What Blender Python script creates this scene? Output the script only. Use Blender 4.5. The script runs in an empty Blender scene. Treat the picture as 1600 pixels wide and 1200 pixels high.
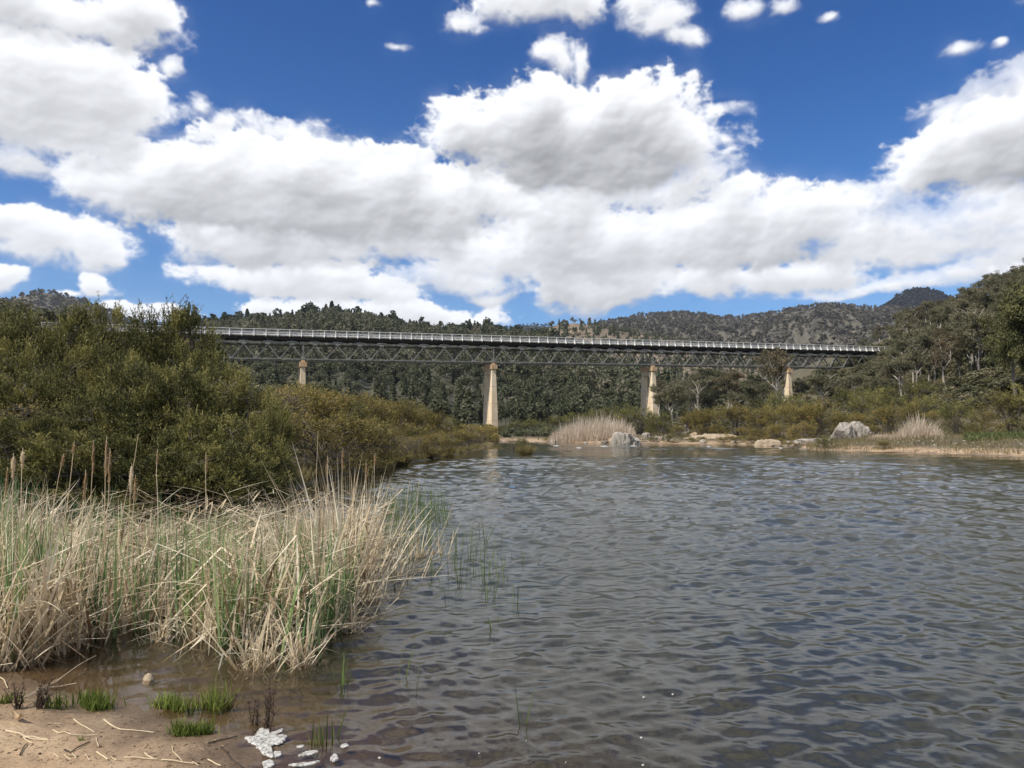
import bpy, math, random
import numpy as np
from mathutils import Vector
C = bpy.context.scene.collection
R = math.radians
SEED = 7
rng = np.random.default_rng(SEED)
# ------------------------------------------------------------------ camera
F = 1200.0; PITCH = math.atan(0.06); EYE = 1.75
cp, sp = math.cos(PITCH), math.sin(PITCH)
cam_d = bpy.data.cameras.new("camera"); cam = bpy.data.objects.new("camera", cam_d); C.objects.link(cam)
cam.location = (0, 0, EYE); cam.rotation_euler = (R(90) + PITCH, 0, 0)
cam_d.sensor_width = 36; cam_d.lens = 36 * F / 1600; cam_d.clip_end = 20000; cam_d.clip_start = .05
bpy.context.scene.camera = cam
def px_dir(px, py):
    px = np.asarray(px, float); py = np.asarray(py, float)
    a = (px - 800) / F; b = (600 - py) / F
    return np.stack([a, cp - b * sp + 0 * a, sp + b * cp + 0 * a], -1)
def at(px, py, Y):
    d = px_dir(px, py); t = Y / d[..., 1]
    return np.array([0, 0, EYE]) + d * t[..., None] if np.ndim(t) else np.array([0, 0, EYE]) + d * t
def gp(px, py, z=0.0):
    d = px_dir(px, py); t = (z - EYE) / d[2]
    return np.array([0, 0, EYE]) + d * t
def ztop(px, py, Y): return float(at(px, py, Y)[2])
# ------------------------------------------------------------------ noise
def noise2(x, y, seed=0):
    xi = np.floor(x).astype(np.int64); yi = np.floor(y).astype(np.int64)
    fx = (x - xi).astype(np.float32); fy = (y - yi).astype(np.float32)
    def g(ix, iy, dx, dy):
        h = (ix * 374761393 + iy * 668265263 + seed * 974634777) & 0xffffffff
        h = ((h ^ (h >> 13)) * 1274126177) & 0xffffffff
        h = (h ^ (h >> 16)) & 1023
        t = h.astype(np.float32) * (2 * math.pi / 1024)
        return np.cos(t) * dx + np.sin(t) * dy
    u = fx * fx * fx * (fx * (fx * 6 - 15) + 10); v = fy * fy * fy * (fy * (fy * 6 - 15) + 10)
    a = g(xi, yi, fx, fy); b = g(xi + 1, yi, fx - 1, fy); c = g(xi, yi + 1, fx, fy - 1); d = g(xi + 1, yi + 1, fx - 1, fy - 1)
    return ((a + (b - a) * u) + ((c + (d - c) * u) - (a + (b - a) * u)) * v) * 1.5
def fbm(x, y, o, seed=0, billow=False, gain=.5):
    s = 0; a = 1; n = 0
    x = np.asarray(x, float); y = np.asarray(y, float)
    for i in range(o):
        v = noise2(x * 2**i + 17.3 * i, y * 2**i - 9.1 * i, seed + i)
        if billow: v = 1 - 2 * np.abs(v)
        s = s + a * v; n += a; a *= gain
    return s / n
# ------------------------------------------------------------------ materials
def mat(name):
    m = bpy.data.materials.new(name); m.use_nodes = True
    nt = m.node_tree; nt.nodes.clear()
    return m, nt, (lambda t, **k: _n(nt, t, k)), nt.links.new
def _n(nt, t, k):
    n = nt.nodes.new(t)
    for a, v in k.items():
        if a.startswith('i_'):
            n.inputs[a[2:]].default_value = v
        else: setattr(n, a, v)
    return n
def ramp(N, stops):
    r = N('ShaderNodeValToRGB'); e = r.color_ramp.elements
    while len(e) < len(stops): e.new(.5)
    for q, (p, c) in zip(e, stops): q.position = p; q.color = (*c, 1)
    return r
def leaf_mat(name, stops, trans=.25, rough=.6):
    """foliage: colour by the per-leaf 'tint' and a slow change from plant to plant"""
    m, nt, N, L = mat(name)
    at_ = N('ShaderNodeAttribute', attribute_name='tint')
    oi = N('ShaderNodeObjectInfo')
    mx = N('ShaderNodeMath', operation='MULTIPLY_ADD'); mx.inputs[1].default_value = .30
    L(oi.outputs['Random'], mx.inputs[0])
    sb = N('ShaderNodeMath', operation='SUBTRACT'); sb.inputs[1].default_value = .15
    L(at_.outputs['Fac'], sb.inputs[0]); L(sb.outputs[0], mx.inputs[2])
    r = ramp(N, stops); L(mx.outputs[0], r.inputs[0])
    b = N('ShaderNodeBsdfPrincipled', i_Roughness=rough); b.inputs['Specular IOR Level'].default_value = .25
    t = N('ShaderNodeBsdfTranslucent'); ms = N('ShaderNodeMixShader'); ms.inputs[0].default_value = trans
    L(r.outputs[0], b.inputs['Base Color']); L(r.outputs[0], t.inputs['Color'])
    L(b.outputs[0], ms.inputs[1]); L(t.outputs[0], ms.inputs[2])
    o = N('ShaderNodeOutputMaterial'); L(ms.outputs[0], o.inputs[0])
    return m
def noise_mat(name, stops, scale=3., detail=6., rough=.85, bump=.3, bscale=None, dist=.02, spec=.3, stretch=(1, 1, 1), second=None):
    m, nt, N, L = mat(name)
    tc = N('ShaderNodeTexCoord'); mp = N('ShaderNodeMapping'); mp.inputs['Scale'].default_value = stretch
    L(tc.outputs['Object'], mp.inputs[0])
    n = N('ShaderNodeTexNoise', i_Scale=scale, i_Detail=detail, i_Roughness=.62); L(mp.outputs[0], n.inputs['Vector'])
    r = ramp(N, stops); L(n.outputs['Fac'], r.inputs[0])
    b = N('ShaderNodeBsdfPrincipled', i_Roughness=rough); b.inputs['Specular IOR Level'].default_value = spec
    col = r.outputs[0]
    if second:
        sc, lo, hi, c2 = second
        n2 = N('ShaderNodeTexNoise', i_Scale=sc, i_Detail=8., i_Roughness=.7); L(mp.outputs[0], n2.inputs['Vector'])
        mr = N('ShaderNodeMapRange'); mr.inputs[1].default_value = lo; mr.inputs[2].default_value = hi; L(n2.outputs['Fac'], mr.inputs[0])
        mc = N('ShaderNodeMix', data_type='RGBA'); L(mr.outputs[0], mc.inputs[0]); L(col, mc.inputs[6]); mc.inputs[7].default_value = (*c2, 1)
        col = mc.outputs[2]
    L(col, b.inputs['Base Color'])
    if bump:
        n3 = N('ShaderNodeTexNoise', i_Scale=bscale or scale * 3, i_Detail=8.); L(mp.outputs[0], n3.inputs['Vector'])
        bp = N('ShaderNodeBump', i_Strength=bump, i_Distance=dist); L(n3.outputs['Fac'], bp.inputs['Height']); L(bp.outputs[0], b.inputs['Normal'])
    o = N('ShaderNodeOutputMaterial'); L(b.outputs[0], o.inputs[0])
    return m
# ------------------------------------------------------------------ mesh building
class MB:
    def __init__(s): s.v = []; s.f = []; s.t = []; s.n = 0
    def add(s, v, f, tint=.5):
        v = np.asarray(v, np.float32).reshape(-1, 3); f = np.asarray(f, np.int64)
        s.v.append(v); s.f.append(f + s.n); s.n += len(v)
        s.t.append(np.broadcast_to(np.asarray(tint, np.float32), (len(v),)))
        return s
    def box(s, a, b, tint=.5):
        x0, y0, z0 = a; x1, y1, z1 = b
        v = [(x0, y0, z0), (x1, y0, z0), (x1, y1, z0), (x0, y1, z0), (x0, y0, z1), (x1, y0, z1), (x1, y1, z1), (x0, y1, z1)]
        return s.hexa(v, tint)
    def hexa(s, v, tint=.5):
        return s.add(v, [(0, 3, 2, 1), (4, 5, 6, 7), (0, 1, 5, 4), (1, 2, 6, 5), (2, 3, 7, 6), (3, 0, 4, 7)], tint)
    def bar(s, p, q, w, h, up=(0, 0, 1), tint=.5):
        p = np.array(p, float); q = np.array(q, float); d = q - p; d /= np.linalg.norm(d)
        u = np.array(up, float); sd = np.cross(d, u); sd /= np.linalg.norm(sd); u = np.cross(sd, d)
        sd = sd * w / 2; u = u * h / 2
        return s.hexa([p - sd - u, p + sd - u, q + sd - u, q - sd - u, p - sd + u, p + sd + u, q + sd + u, q - sd + u], tint)
    def tube(s, pts, rad, sides=6, tint=.5):
        pts = np.asarray(pts, float); n = len(pts); rad = np.broadcast_to(np.asarray(rad, float), (n,))
        tg = np.gradient(pts, axis=0); tg /= np.linalg.norm(tg, axis=1)[:, None] + 1e-9
        ref = np.array([1., 0, 0]) if abs(tg[0][0]) < .8 else np.array([0, 1., 0])
        a = np.cross(tg, ref); a /= np.linalg.norm(a, axis=1)[:, None] + 1e-9
        b = np.cross(tg, a)
        th = np.arange(sides) * 2 * math.pi / sides
        v = pts[:, None] + rad[:, None, None] * (np.cos(th)[None, :, None] * a[:, None] + np.sin(th)[None, :, None] * b[:, None])
        f = []
        for i in range(n - 1):
            for j in range(sides):
                k = (j + 1) % sides
                f.append((i * sides + j, i * sides + k, (i + 1) * sides + k, (i + 1) * sides + j))
        return s.add(v, f, tint)
    def leaves(s, c, d, ln, wd, g, tint=.5, mid=.45):
        """one diamond per leaf"""
        n = len(c); d = d / (np.linalg.norm(d, axis=1)[:, None] + 1e-9)
        sd = np.cross(d, g.normal(size=(n, 3))); sd /= np.linalg.norm(sd, axis=1)[:, None] + 1e-9
        ln = np.broadcast_to(ln, (n,))[:, None]; wd = np.broadcast_to(wd, (n,))[:, None]
        v = np.stack([c, c + d * ln * mid + sd * wd / 2, c + d * ln, c + d * ln * mid - sd * wd / 2], 1)
        f = np.arange(n * 4).reshape(n, 4)
        return s.add(v, f, np.repeat(np.broadcast_to(tint, (n,)), 4))
    def mesh(s, name, material, smooth=False):
        me = bpy.data.meshes.new(name)
        v = np.concatenate(s.v) if s.v else np.zeros((0, 3), np.float32)
        me.vertices.add(len(v)); me.vertices.foreach_set('co', v.ravel())
        nl = sum(f.size for f in s.f); npoly = sum(len(f) for f in s.f)
        me.loops.add(nl); me.polygons.add(npoly)
        me.loops.foreach_set('vertex_index', np.concatenate([f.ravel() for f in s.f]).astype(np.int32))
        tot = np.concatenate([np.full(len(f), f.shape[1], np.int32) for f in s.f])
        st = np.concatenate([[0], np.cumsum(tot)[:-1]]).astype(np.int32)
        me.polygons.foreach_set('loop_start', st)
        me.update(calc_edges=True)
        a = me.attributes.new('tint', 'FLOAT', 'POINT'); a.data.foreach_set('value', np.concatenate(s.t).astype(np.float32))
        me.polygons.foreach_set('use_smooth', np.full(npoly, bool(smooth)))
        if material: me.materials.append(material)
        return me
    def build(s, name, material, parent=None, smooth=False):
        return link(name, s.mesh(name, material, smooth), parent)
def link(name, me, parent=None):
    o = bpy.data.objects.new(name, me); C.objects.link(o)
    if parent: o.parent = parent
    return o
def tag(o, label, cat, group=None):
    o['label'] = label; o['category'] = cat
    if group: o['group'] = group
    return o
def struct(o): o['kind'] = 'structure'; return o
def stuff(o, label, cat): o['kind'] = 'stuff'; o['label'] = label; o['category'] = cat; return o
def thing(name, label, cat, loc=(0, 0, 0), group=None, rotz=0., scale=1.):
    o = bpy.data.objects.new(name, None); C.objects.link(o); o.empty_display_size = .2
    o.location = loc; o.rotation_euler = (0, 0, rotz); o.scale = (scale,) * 3 if np.ndim(scale) == 0 else scale
    return tag(o, label, cat, group)
def unit(v): v = np.asarray(v, float); return v / (np.linalg.norm(v) + 1e-9)
# ------------------------------------------------------------------ cloud field for the sky (directions, computed here)
# each cloud: (darkness of its base, edge softness, [ellipses cx, cy, rx, ry]) ; pixel frame of 1600x1200 turned into sky angles; far ones first
CLOUDS=[
(.25,.5,[(450,490,80,15),(620,494,170,22),(745,502,55,14),(560,480,90,14)]),
(.25,.5,[(225,496,75,13),(180,484,30,10)]),
(.2,.9,[(1400,447,120,13),(1310,460,80,7),(1500,430,100,20)]),
(.3,.5,[(555,458,110,18),(430,440,120,28),(345,430,45,18),(490,436,70,22)]),
(.3,.9,[(700,440,120,24),(820,420,60,36),(760,470,40,10)]),
(.45,.5,[(930,462,95,32),(880,430,55,40),(980,440,80,36)]),
(.35,.7,[(1200,440,150,26),(1090,440,60,22),(1290,432,60,20)]),
(.35,.8,[(740,402,110,44),(660,385,140,30),(830,370,60,66)]),
(.25,.9,[(1480,385,190,46),(1370,360,110,56),(1570,340,120,66),(1330,310,40,22),(1600,400,80,30)]),
(.5,.6,[(470,375,190,50),(330,372,66,32),(600,370,160,44),(400,400,90,30)]),
(.5,.7,[(1090,380,200,52),(960,400,140,56),(880,360,70,60),(1220,350,120,55),(1150,305,40,24),(1190,400,120,36)]),
(.25,.9,[(1020,300,110,40),(1090,270,50,34),(900,310,110,40)]),
(.3,.7,[(70,378,118,42),(10,352,60,26),(160,404,34,26)]),
(.2,.6,[(150,452,33,15),(104,457,20,6)]),
(.2,.7,[(8,440,32,24)]),
(.15,1.3,[(440,207,80,26),(330,235,80,26),(520,225,60,20),(400,190,30,16)]),
(.62,.5,[(300,300,170,66),(470,290,190,72),(620,308,180,64),(760,310,76,44),(150,288,46,42),(540,345,170,40)]),
(.2,1.5,[(868,105,32,36),(905,110,20,34),(845,85,16,22)]),
(.2,1.4,[(1120,172,56,14),(1080,190,40,20)]),
(.75,.5,[(895,225,205,72),(845,165,66,42),(1000,170,96,44),(745,205,74,42),(930,265,140,40),(1055,215,60,46)]),
(.3,1.1,[(190,235,60,30),(110,225,90,34),(20,240,50,32),(30,255,36,14),(170,262,50,20)]),
(.42,.6,[(70,150,180,72),(50,100,110,44),(190,165,70,58),(160,95,40,24),(110,195,80,30),(-60,170,100,70)]),
(.5,.8,[(50,20,170,46),(200,20,76,38),(252,34,24,20)]),
(.15,1.0,[(272,108,20,17)]),(.15,1.5,[(316,170,22,18),(345,192,24,13)]),
(.3,1.0,[(1540,170,80,36),(1600,150,70,46),(1480,175,28,18)]),
(.65,.5,[(1510,255,108,44),(1590,225,90,60),(1660,250,90,70),(1470,240,60,36),(1545,205,60,34)]),
(.4,.8,[(830,4,98,34),(900,10,40,30)]),(.15,1.2,[(728,38,36,18),(760,46,16,8)]),
(.2,1.0,[(1035,25,56,34),(1078,56,38,18),(1010,5,40,24)]),
(.15,1.6,[(1165,12,30,14)]),(.15,1.6,[(1222,14,20,14)]),(.1,2.2,[(1500,75,26,14)]),(.1,2.2,[(1560,70,14,8)]),
(.1,2.0,[(630,76,22,7)]),(.1,2,[(1076,118,16,8)]),(.1,2,[(1290,22,16,9)]),(.1,2,[(580,5,14,8)]),
(.5,.6,[(1800,300,150,70),(1860,330,120,40)]),(.4,.7,[(1760,420,160,25)]),(.5,.6,[(1850,130,130,60)]),(.5,.6,[(2150,330,170,60)]),(.5,.6,[(2250,130,200,80)]),
(.5,.6,[(-260,320,160,50)]),(.4,.7,[(-200,440,120,25)]),(.5,.6,[(-420,150,180,80)]),(.5,.6,[(-620,350,150,50)]),
(.6,.6,[(480,-130,200,60),(560,-150,120,60)]),(.6,.6,[(930,-190,230,70),(820,-210,120,60)]),(.5,.7,[(1350,-120,180,60)]),(.6,.6,[(60,-180,230,80)]),(.5,.7,[(1720,-100,160,70)]),(.6,.6,[(-350,-100,180,80)]),
(.6,.6,[(650,-380,260,100),(760,-360,150,80)]),(.6,.6,[(1230,-420,270,110)]),(.6,.6,[(100,-480,260,120)]),(.6,.6,[(1850,-350,260,120)]),(.6,.6,[(750,-750,340,160)]),(.6,.6,[(-450,-400,260,130)]),(.6,.6,[(1450,-850,360,180)]),(.6,.6,[(150,-950,360,180)]),
]
AZ=64.0; EL=60.0; EL0=-2.0
def cloud_map(W=2048,H=1024):
    az=np.radians(np.linspace(-AZ,AZ,W)).astype(np.float32); el=np.radians(np.linspace(EL0,EL,H)).astype(np.float32)
    A,E=np.meshgrid(az,el)
    nx=A*8; ny=E*11
    wx=fbm(nx*1.1+3,ny*1.1,5,11,False,.5)*.026; wy=fbm(nx*1.1-7,ny*1.1+5,5,23,False,.5)*.014
    Aw=A+wx; Ew=E+wy
    puff=fbm(nx*2.2+wx*14,ny*2.2+wy*18,7,41,False,.56)
    bil=fbm(nx*3.1+wx*20,ny*3.1+wy*26,4,47,True,.5)-.3
    bil2=fbm(nx*8+wx*30,ny*9+wy*40,4,57,True,.55)-.3
    soft=fbm(nx*1.0+wx*16,ny*2.0,4,71,False,.5)
    fine=fbm(nx*11+wx*40,ny*11+wy*50,4,53,False,.62)
    relief=fbm(nx*2.2+wx*9,ny*2.2+wy*12,3,41,False,.42)*.9+.12*fbm(nx*3.1+wx*10,ny*3.1,2,47,True,.5)
    dE=float(el[1]-el[0])
    col=np.zeros_like(A); alp=np.zeros_like(A)
    def dirc(cx,cy):
        d=px_dir(cx,cy); r=math.hypot(d[0],d[1])
        return math.atan2(d[0],d[1]),math.atan2(d[2],r),math.sqrt(r*r+d[2]**2)
    for ci,(dark,softn,els) in enumerate(CLOUDS):
        pr=[]
        for cx,cy,rx,ry in els:
            a0,e0,L=dirc(cx,cy)
            pr.append((a0,e0,rx/F/L/max(.4,math.cos(e0))*1.03,ry/F/L*1.03))
        m=.09
        x0=max(0,int(np.searchsorted(az,min(p[0]-p[2]*1.5 for p in pr)-m))); x1=int(np.searchsorted(az,max(p[0]+p[2]*1.5 for p in pr)+m))
        y0=max(0,int(np.searchsorted(el,min(p[1]-p[3]*1.6 for p in pr)-m*.5))); y1=int(np.searchsorted(el,max(p[1]+p[3]*1.6 for p in pr)+m*.5))
        if x1-x0<3 or y1-y0<3: continue
        sl=(slice(y0,y1),slice(x0,x1))
        aw,ew=Aw[sl],Ew[sl]
        S=0; Lr=max(p[3] for p in pr)
        for a0,e0,ca,ce in pr:
            dx=(aw-a0)/ca; dy=(ew-e0)/ce
            dy=np.where(dy<0,dy*1.1,dy)
            S=S+np.exp(5*np.clip((1-np.sqrt(dx*dx+dy*dy)),-3,1)*min(1,.55+.45*ce/Lr))
        Fd=np.log(S+1e-9)/5
        small=min(1,Lr/.06)
        nz=.62*puff[sl]+.30*bil[sl]+.10*fine[sl]+.15*bil2[sl]
        D=Fd+nz*(1.15-.35*small)
        # crisp heaped tops, soft undersides
        ql=sum(np.clip((ew-p[1])/p[3],-1,1)*np.exp(5*np.clip(1-np.hypot((aw-p[0])/p[2],(ew-p[1])/p[3]),-3,1)) for p in pr)/(sum(np.exp(5*np.clip(1-np.hypot((aw-p[0])/p[2],(ew-p[1])/p[3]),-3,1)) for p in pr)+1e-6)
        w=(.17+.50*softn)*(1.0-.6*ql)
        al=np.clip((D+.10)/w,0,1); al=al*al*(3-2*al)
        if softn>.8: al=al*np.clip(.50+.6*D+.45*soft[sl],.12,1)
        Ts=np.clip(Fd+.5*relief[sl]+.05,0,.8)*Lr*2.2
        n=max(2,int(Lr*1.8/dE))
        h,wd=Ts.shape
        cs=np.cumsum(np.concatenate([Ts,np.zeros((n,wd),np.float32)],0),0)
        ab=(cs[n:n+h]-cs[:h])*dE/(Lr*Lr)
        gy,gx=np.gradient(np.clip(Fd*.5,-.3,.5)+relief[sl]*.9+.07*bil2[sl],dE)
        rel=np.tanh((-gy*.6+gx*.35)*.045)
        shade=1-np.exp(-np.clip(ab-.22,0,9)*1.15)
        B=1.03-(.02+dark*.52)*shade**1.15*(1+.35*soft[sl]-.25*relief[sl])+(.025+.06*dark)*rel
        B=B-.06*(1-al)
        B=np.clip(B,.42,1.04)
        col[sl]=col[sl]*(1-al)+B*al
        alp[sl]=alp[sl]+(1-alp[sl])*al
    def blur(a,r):
        for ax in (0,1):
            for _ in range(2):
                p=np.concatenate([np.repeat(np.take(a,[0],ax),r+1,ax),a,np.repeat(np.take(a,[-1],ax),r,ax)],ax)
                c=np.cumsum(p,ax,dtype=np.float64); n=a.shape[ax]
                a=((np.take(c,np.arange(2*r+1,2*r+1+n),ax)-np.take(c,np.arange(0,n),ax))/(2*r+1)).astype(np.float32)
        return a
    colb=blur(col,1); alb=blur(alp,1)
    col=np.where(alb>1e-3,colb/np.maximum(alb,1e-3),1)
    veil=blur(alp,9)*np.clip(.22+.8*fbm(nx*3,ny*3,4,91),0,1)
    alp=1-(1-alp)*(1-.5*veil)
    return alp,col,A,E
# ------------------------------------------------------------------ where the water ends
W2 = lambda px, py: tuple(gp(px, py)[:2])
RIVER = [(1.5, -8), (-.2, 1.5), (-.75, 2.7), W2(445, 1235), W2(405, 1180), W2(372, 1148), W2(320, 1132), W2(262, 1122), W2(225, 1108), W2(170, 1092), W2(110, 1082), W2(60, 1062), W2(-20, 1040), W2(-150, 1012),
         (-8.2, 9), (-9, 13), (-8.6, 17), W2(425, 776), W2(520, 748), W2(600, 729.5), W2(655, 721.5), W2(720, 708.5), W2(762, 698), W2(772, 692), W2(790, 688.8), W2(815, 688.4),
         W2(850, 691.5), W2(960, 693.4), W2(1130, 693.6), W2(1225, 697.5), W2(1262, 703), W2(1330, 705), W2(1400, 706.5), W2(1500, 710), W2(1600, 714), W2(1750, 722), W2(2100, 745), (45, 5), (45, -8)]
RV = np.array(RIVER)
def shore_dist(x, y):
    """distance to the water's edge, positive on land"""
    x = np.asarray(x, float); y = np.asarray(y, float)
    best = np.full(x.shape, 1e9); ins = np.zeros(x.shape, bool)
    n = len(RV)
    for i in range(n):
        ax, ay = RV[i]; bx, by = RV[(i + 1) % n]
        dx, dy = bx - ax, by - ay
        t = np.clip(((x - ax) * dx + (y - ay) * dy) / (dx * dx + dy * dy), 0, 1)
        best = np.minimum(best, np.hypot(x - ax - t * dx, y - ay - t * dy))
        if dy != 0:
            c = ((ay > y) != (by > y)) & (x < (bx - ax) * (y - ay) / dy + ax)
            ins ^= c
    return np.where(ins, -best, best)
def sm(x, a, b):
    t = np.clip((x - a) / (b - a), 0, 1); return t * t * (3 - 2 * t)
def softp(x, k=6.): return np.where(x > 40, x, k * np.log1p(np.exp(np.clip(x / k, -30, 30))))
_dg = np.random.default_rng(15); DENTS = [(_dg.uniform(-3.2, -.9), _dg.uniform(3.2, 5.0), _dg.uniform(0, 6.28)) for _ in range(16)]
def ground_h(x, y):
    x = np.asarray(x, float); y = np.asarray(y, float)
    s = shore_dist(x, y); r = np.hypot(x, y)
    wob = fbm(x * .35, y * .35, 4, 5) ; s = s + wob * np.clip(r * .012, .05, 1.2)
    near = 1 - sm(r, 7, 14)
    left = sm(-x, 3, 8) * sm(r, 8, 14) * (1 - sm(r, 105, 125))
    k = .10 * near + (1 - near) * (.14 + .28 * left)
    cap = .55 * near + (1 - near) * (1.0 + .5 * left)
    land = cap * (1 - np.exp(-np.clip(s, 0, 1e4) * k / cap)) + .012 * np.clip(s - 8, 0, 120)
    dk = .10 * near + (1 - near) * .16
    depth = -(.5 * near + 1.2 * (1 - near)) * (1 - np.exp(np.clip(s, -1e4, 0) * dk / (.5 * near + 1.2 * (1 - near))))
    h = np.where(s > 0, land, depth)
    # right hillside, and the rise on which the bridge's left end lands
    x0 = 67 + 16 * sm(y, 235, 330) - 0 * x
    G = softp(.50 * (x - x0), 5.) * sm(y, 70, 130)
    G = G * (1 + .08 * fbm(x * .02, y * .02, 3, 9)) + np.clip(G, 0, 6) * .25 * fbm(x * .06, y * .06, 3, 19)
    G = 75 * np.tanh(G / 75)
    G2 = 60 * np.tanh(softp(.42 * (-x - 62), 5.) / 60) * sm(y, 85, 130)
    h = h + G + G2
    h = h + np.where(s > .3, .05 * np.clip(r / 40, .12, 3) * fbm(x * .8, y * .8, 4, 3), 0)
    h = h + np.where(near > .3, .018 * fbm(x * 5, y * 5, 4, 13), 0)
    if np.ndim(h): 
        for dx, dy, dr in DENTS:
            q = ((x - dx) * math.cos(dr) + (y - dy) * math.sin(dr)) / .13, ((y - dy) * math.cos(dr) - (x - dx) * math.sin(dr)) / .055
            r2 = q[0] ** 2 + q[1] ** 2; h = h + .018 * (.45 * np.exp(-((r2 - 1.3) / .7) ** 2) - np.exp(-r2 * .9)) * (r2 < 9)
    return h
def gh(x, y): return float(ground_h(np.array([x]), np.array([y]))[0])
def on(px, Y):
    """ground point under photo column px at forward distance Y"""
    x = float(at(px, 672, Y)[0]); return np.array([x, Y, gh(x, Y)])

# ground sheet: rings round the camera out to the horizon
az = np.concatenate([np.linspace(-math.pi, -.85, 110, endpoint=False), np.linspace(-.85, .85, 620, endpoint=False), np.linspace(.85, math.pi, 110)])
rr = np.concatenate([[.05, .5], np.geomspace(1.2, 9, 150), np.geomspace(9.2, 400, 240), np.geomspace(430, 4300, 30)])
A, Q = np.meshgrid(az, rr)
X, Y = np.sin(A) * Q, np.cos(A) * Q
Z = ground_h(X, Y)
far = sm(Q, 420, 650); Z = Z * (1 - far) + 8 * far
S = shore_dist(X, Y)
nr, na = A.shape
idx = np.arange(nr * na).reshape(nr, na)
quads = np.stack([idx[:-1, :-1], idx[:-1, 1:], idx[1:, 1:], idx[1:, :-1]], -1).reshape(-1, 4)
left_mask = sm(-X, 1.5, 4) * sm(np.hypot(X, Y), 9, 12)
sand = (1 - sm(Z + .25 * fbm(X * .3, Y * .3, 3, 77), .15, .5)) * (1 - .0 * X)
sand = sand * (1 - left_mask)
sand = np.maximum(sand, (1 - sm(np.hypot(X, Y), 5.5, 7.5)))
m, nt, N, L = mat('ground_surface')
tc = N('ShaderNodeTexCoord'); a_ = N('ShaderNodeAttribute', attribute_name='tint'); wz = N('ShaderNodeAttribute', attribute_name='wet')
n1 = N('ShaderNodeTexNoise', i_Scale=2.2, i_Detail=10., i_Roughness=.65); n2 = N('ShaderNodeTexNoise', i_Scale=45., i_Detail=6., i_Roughness=.7); n3 = N('ShaderNodeTexNoise', i_Scale=.35, i_Detail=8.)
for n in (n1, n2, n3): L(tc.outputs['Object'], n.inputs['Vector'])
rs = ramp(N, [(.30, (.29, .19, .105)), (.50, (.40, .275, .16)), (.72, (.50, .37, .23))]); L(n1.outputs['Fac'], rs.inputs[0])
rg = ramp(N, [(.30, (.055, .042, .025)), (.5, (.105, .082, .045)), (.62, (.09, .09, .035)), (.75, (.17, .13, .075))]); L(n3.outputs['Fac'], rg.inputs[0])
mx = N('ShaderNodeMix', data_type='RGBA'); L(a_.outputs['Fac'], mx.inputs[0]); L(rg.outputs[0], mx.inputs[6]); L(rs.outputs[0], mx.inputs[7])
sp_ = ramp(N, [(.36, (.62, .58, .54)), (.5, (1, 1, 1)), (.66, (1.12, 1.1, 1.06))]); L(n2.outputs['Fac'], sp_.inputs[0])
ml = N('ShaderNodeMix', data_type='RGBA', blend_type='MULTIPLY'); ml.inputs[0].default_value = .8; L(mx.outputs[2], ml.inputs[6]); L(sp_.outputs[0], ml.inputs[7])
wt = N('ShaderNodeMix', data_type='RGBA', blend_type='MULTIPLY'); L(wz.outputs['Fac'], wt.inputs[0]); L(ml.outputs[2], wt.inputs[6]); wt.inputs[7].default_value = (.33, .32, .31, 1)
b = N('ShaderNodeBsdfPrincipled'); L(wt.outputs[2], b.inputs['Base Color'])
rf = N('ShaderNodeMapRange'); rf.inputs[3].default_value = .92; rf.inputs[4].default_value = .45; L(wz.outputs['Fac'], rf.inputs[0]); L(rf.outputs[0], b.inputs['Roughness'])
bp = N('ShaderNodeBump', i_Strength=.55, i_Distance=.012); L(n2.outputs['Fac'], bp.inputs['Height'])
bp2 = N('ShaderNodeBump', i_Strength=.6, i_Distance=.06); L(n1.outputs['Fac'], bp2.inputs['Height']); L(bp.outputs[0], bp2.inputs['Normal']); L(bp2.outputs[0], b.inputs['Normal'])
o = N('ShaderNodeOutputMaterial'); L(b.outputs[0], o.inputs[0])
GROUND = m
mb = MB(); mb.add(np.stack([X, Y, Z], -1), quads, sand.ravel())
g = struct(mb.build('ground', GROUND, smooth=True))
wet = 1 - sm(Z, .005, .075 + .02 * fbm(X, Y, 3, 8))
wa = g.data.attributes.new('wet', 'FLOAT', 'POINT'); wa.data.foreach_set('value', wet.ravel().astype(np.float32))

# ------------------------------------------------------------------ river
az = np.linspace(-1.15, 1.15, 760); rr = np.geomspace(1.6, 200, 900)
A, Q = np.meshgrid(az, rr); X, Y = np.sin(A) * Q, np.cos(A) * Q
keep = None
S = -shore_dist(X, Y)
Zw = np.zeros_like(X)
wr = np.random.default_rng(3)
chop = np.clip(.50 + 1.5 * fbm(X * .09 + 3, Y * .06, 3, 51) , .12, 1.5)
calm = sm(np.hypot(X + .5, Y), 4.5, 13)
cell = np.maximum(Q * (2.3 / 760), Q * (math.log(125) / 900))
def wtrain(lam, amp, n, spread, dirc):
    z = np.zeros_like(X)
    for i in range(n):
        l = lam * math.exp(wr.uniform(-.5, .5)); k = 2 * math.pi / l
        th = dirc + wr.normal() * spread
        ph = wr.uniform(0, 6.28)
        p = k * (X * math.sin(th) + Y * math.cos(th)) + ph
        fade = np.clip(l / np.maximum(cell * 3.2, Q * Q * .00042) - .15, 0, 1)
        env = .55 + .9 * noise2(X / (l * 3.5) + i * 7.3, Y / (l * 3.5) - i * 3.1, 90 + i)
        q = p + .7 * np.sin(p * .5 + i)
        z += (.55 * np.sin(q) + .45 * (1.25 - 2.0 * np.abs(np.sin(q / 2)) ** .9)) * fade * np.clip(env, 0, 2)
    return z * amp / math.sqrt(n)
Zw += wtrain(4.5, .050, 7, .6, .35) * calm * chop
Zw += wtrain(2.3, .052, 10, .7, .3) * calm * chop
Zw += wtrain(1.1, .048, 14, .85, .2) * (.12 + .88 * calm) * (chop * .8 + .2)
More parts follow.
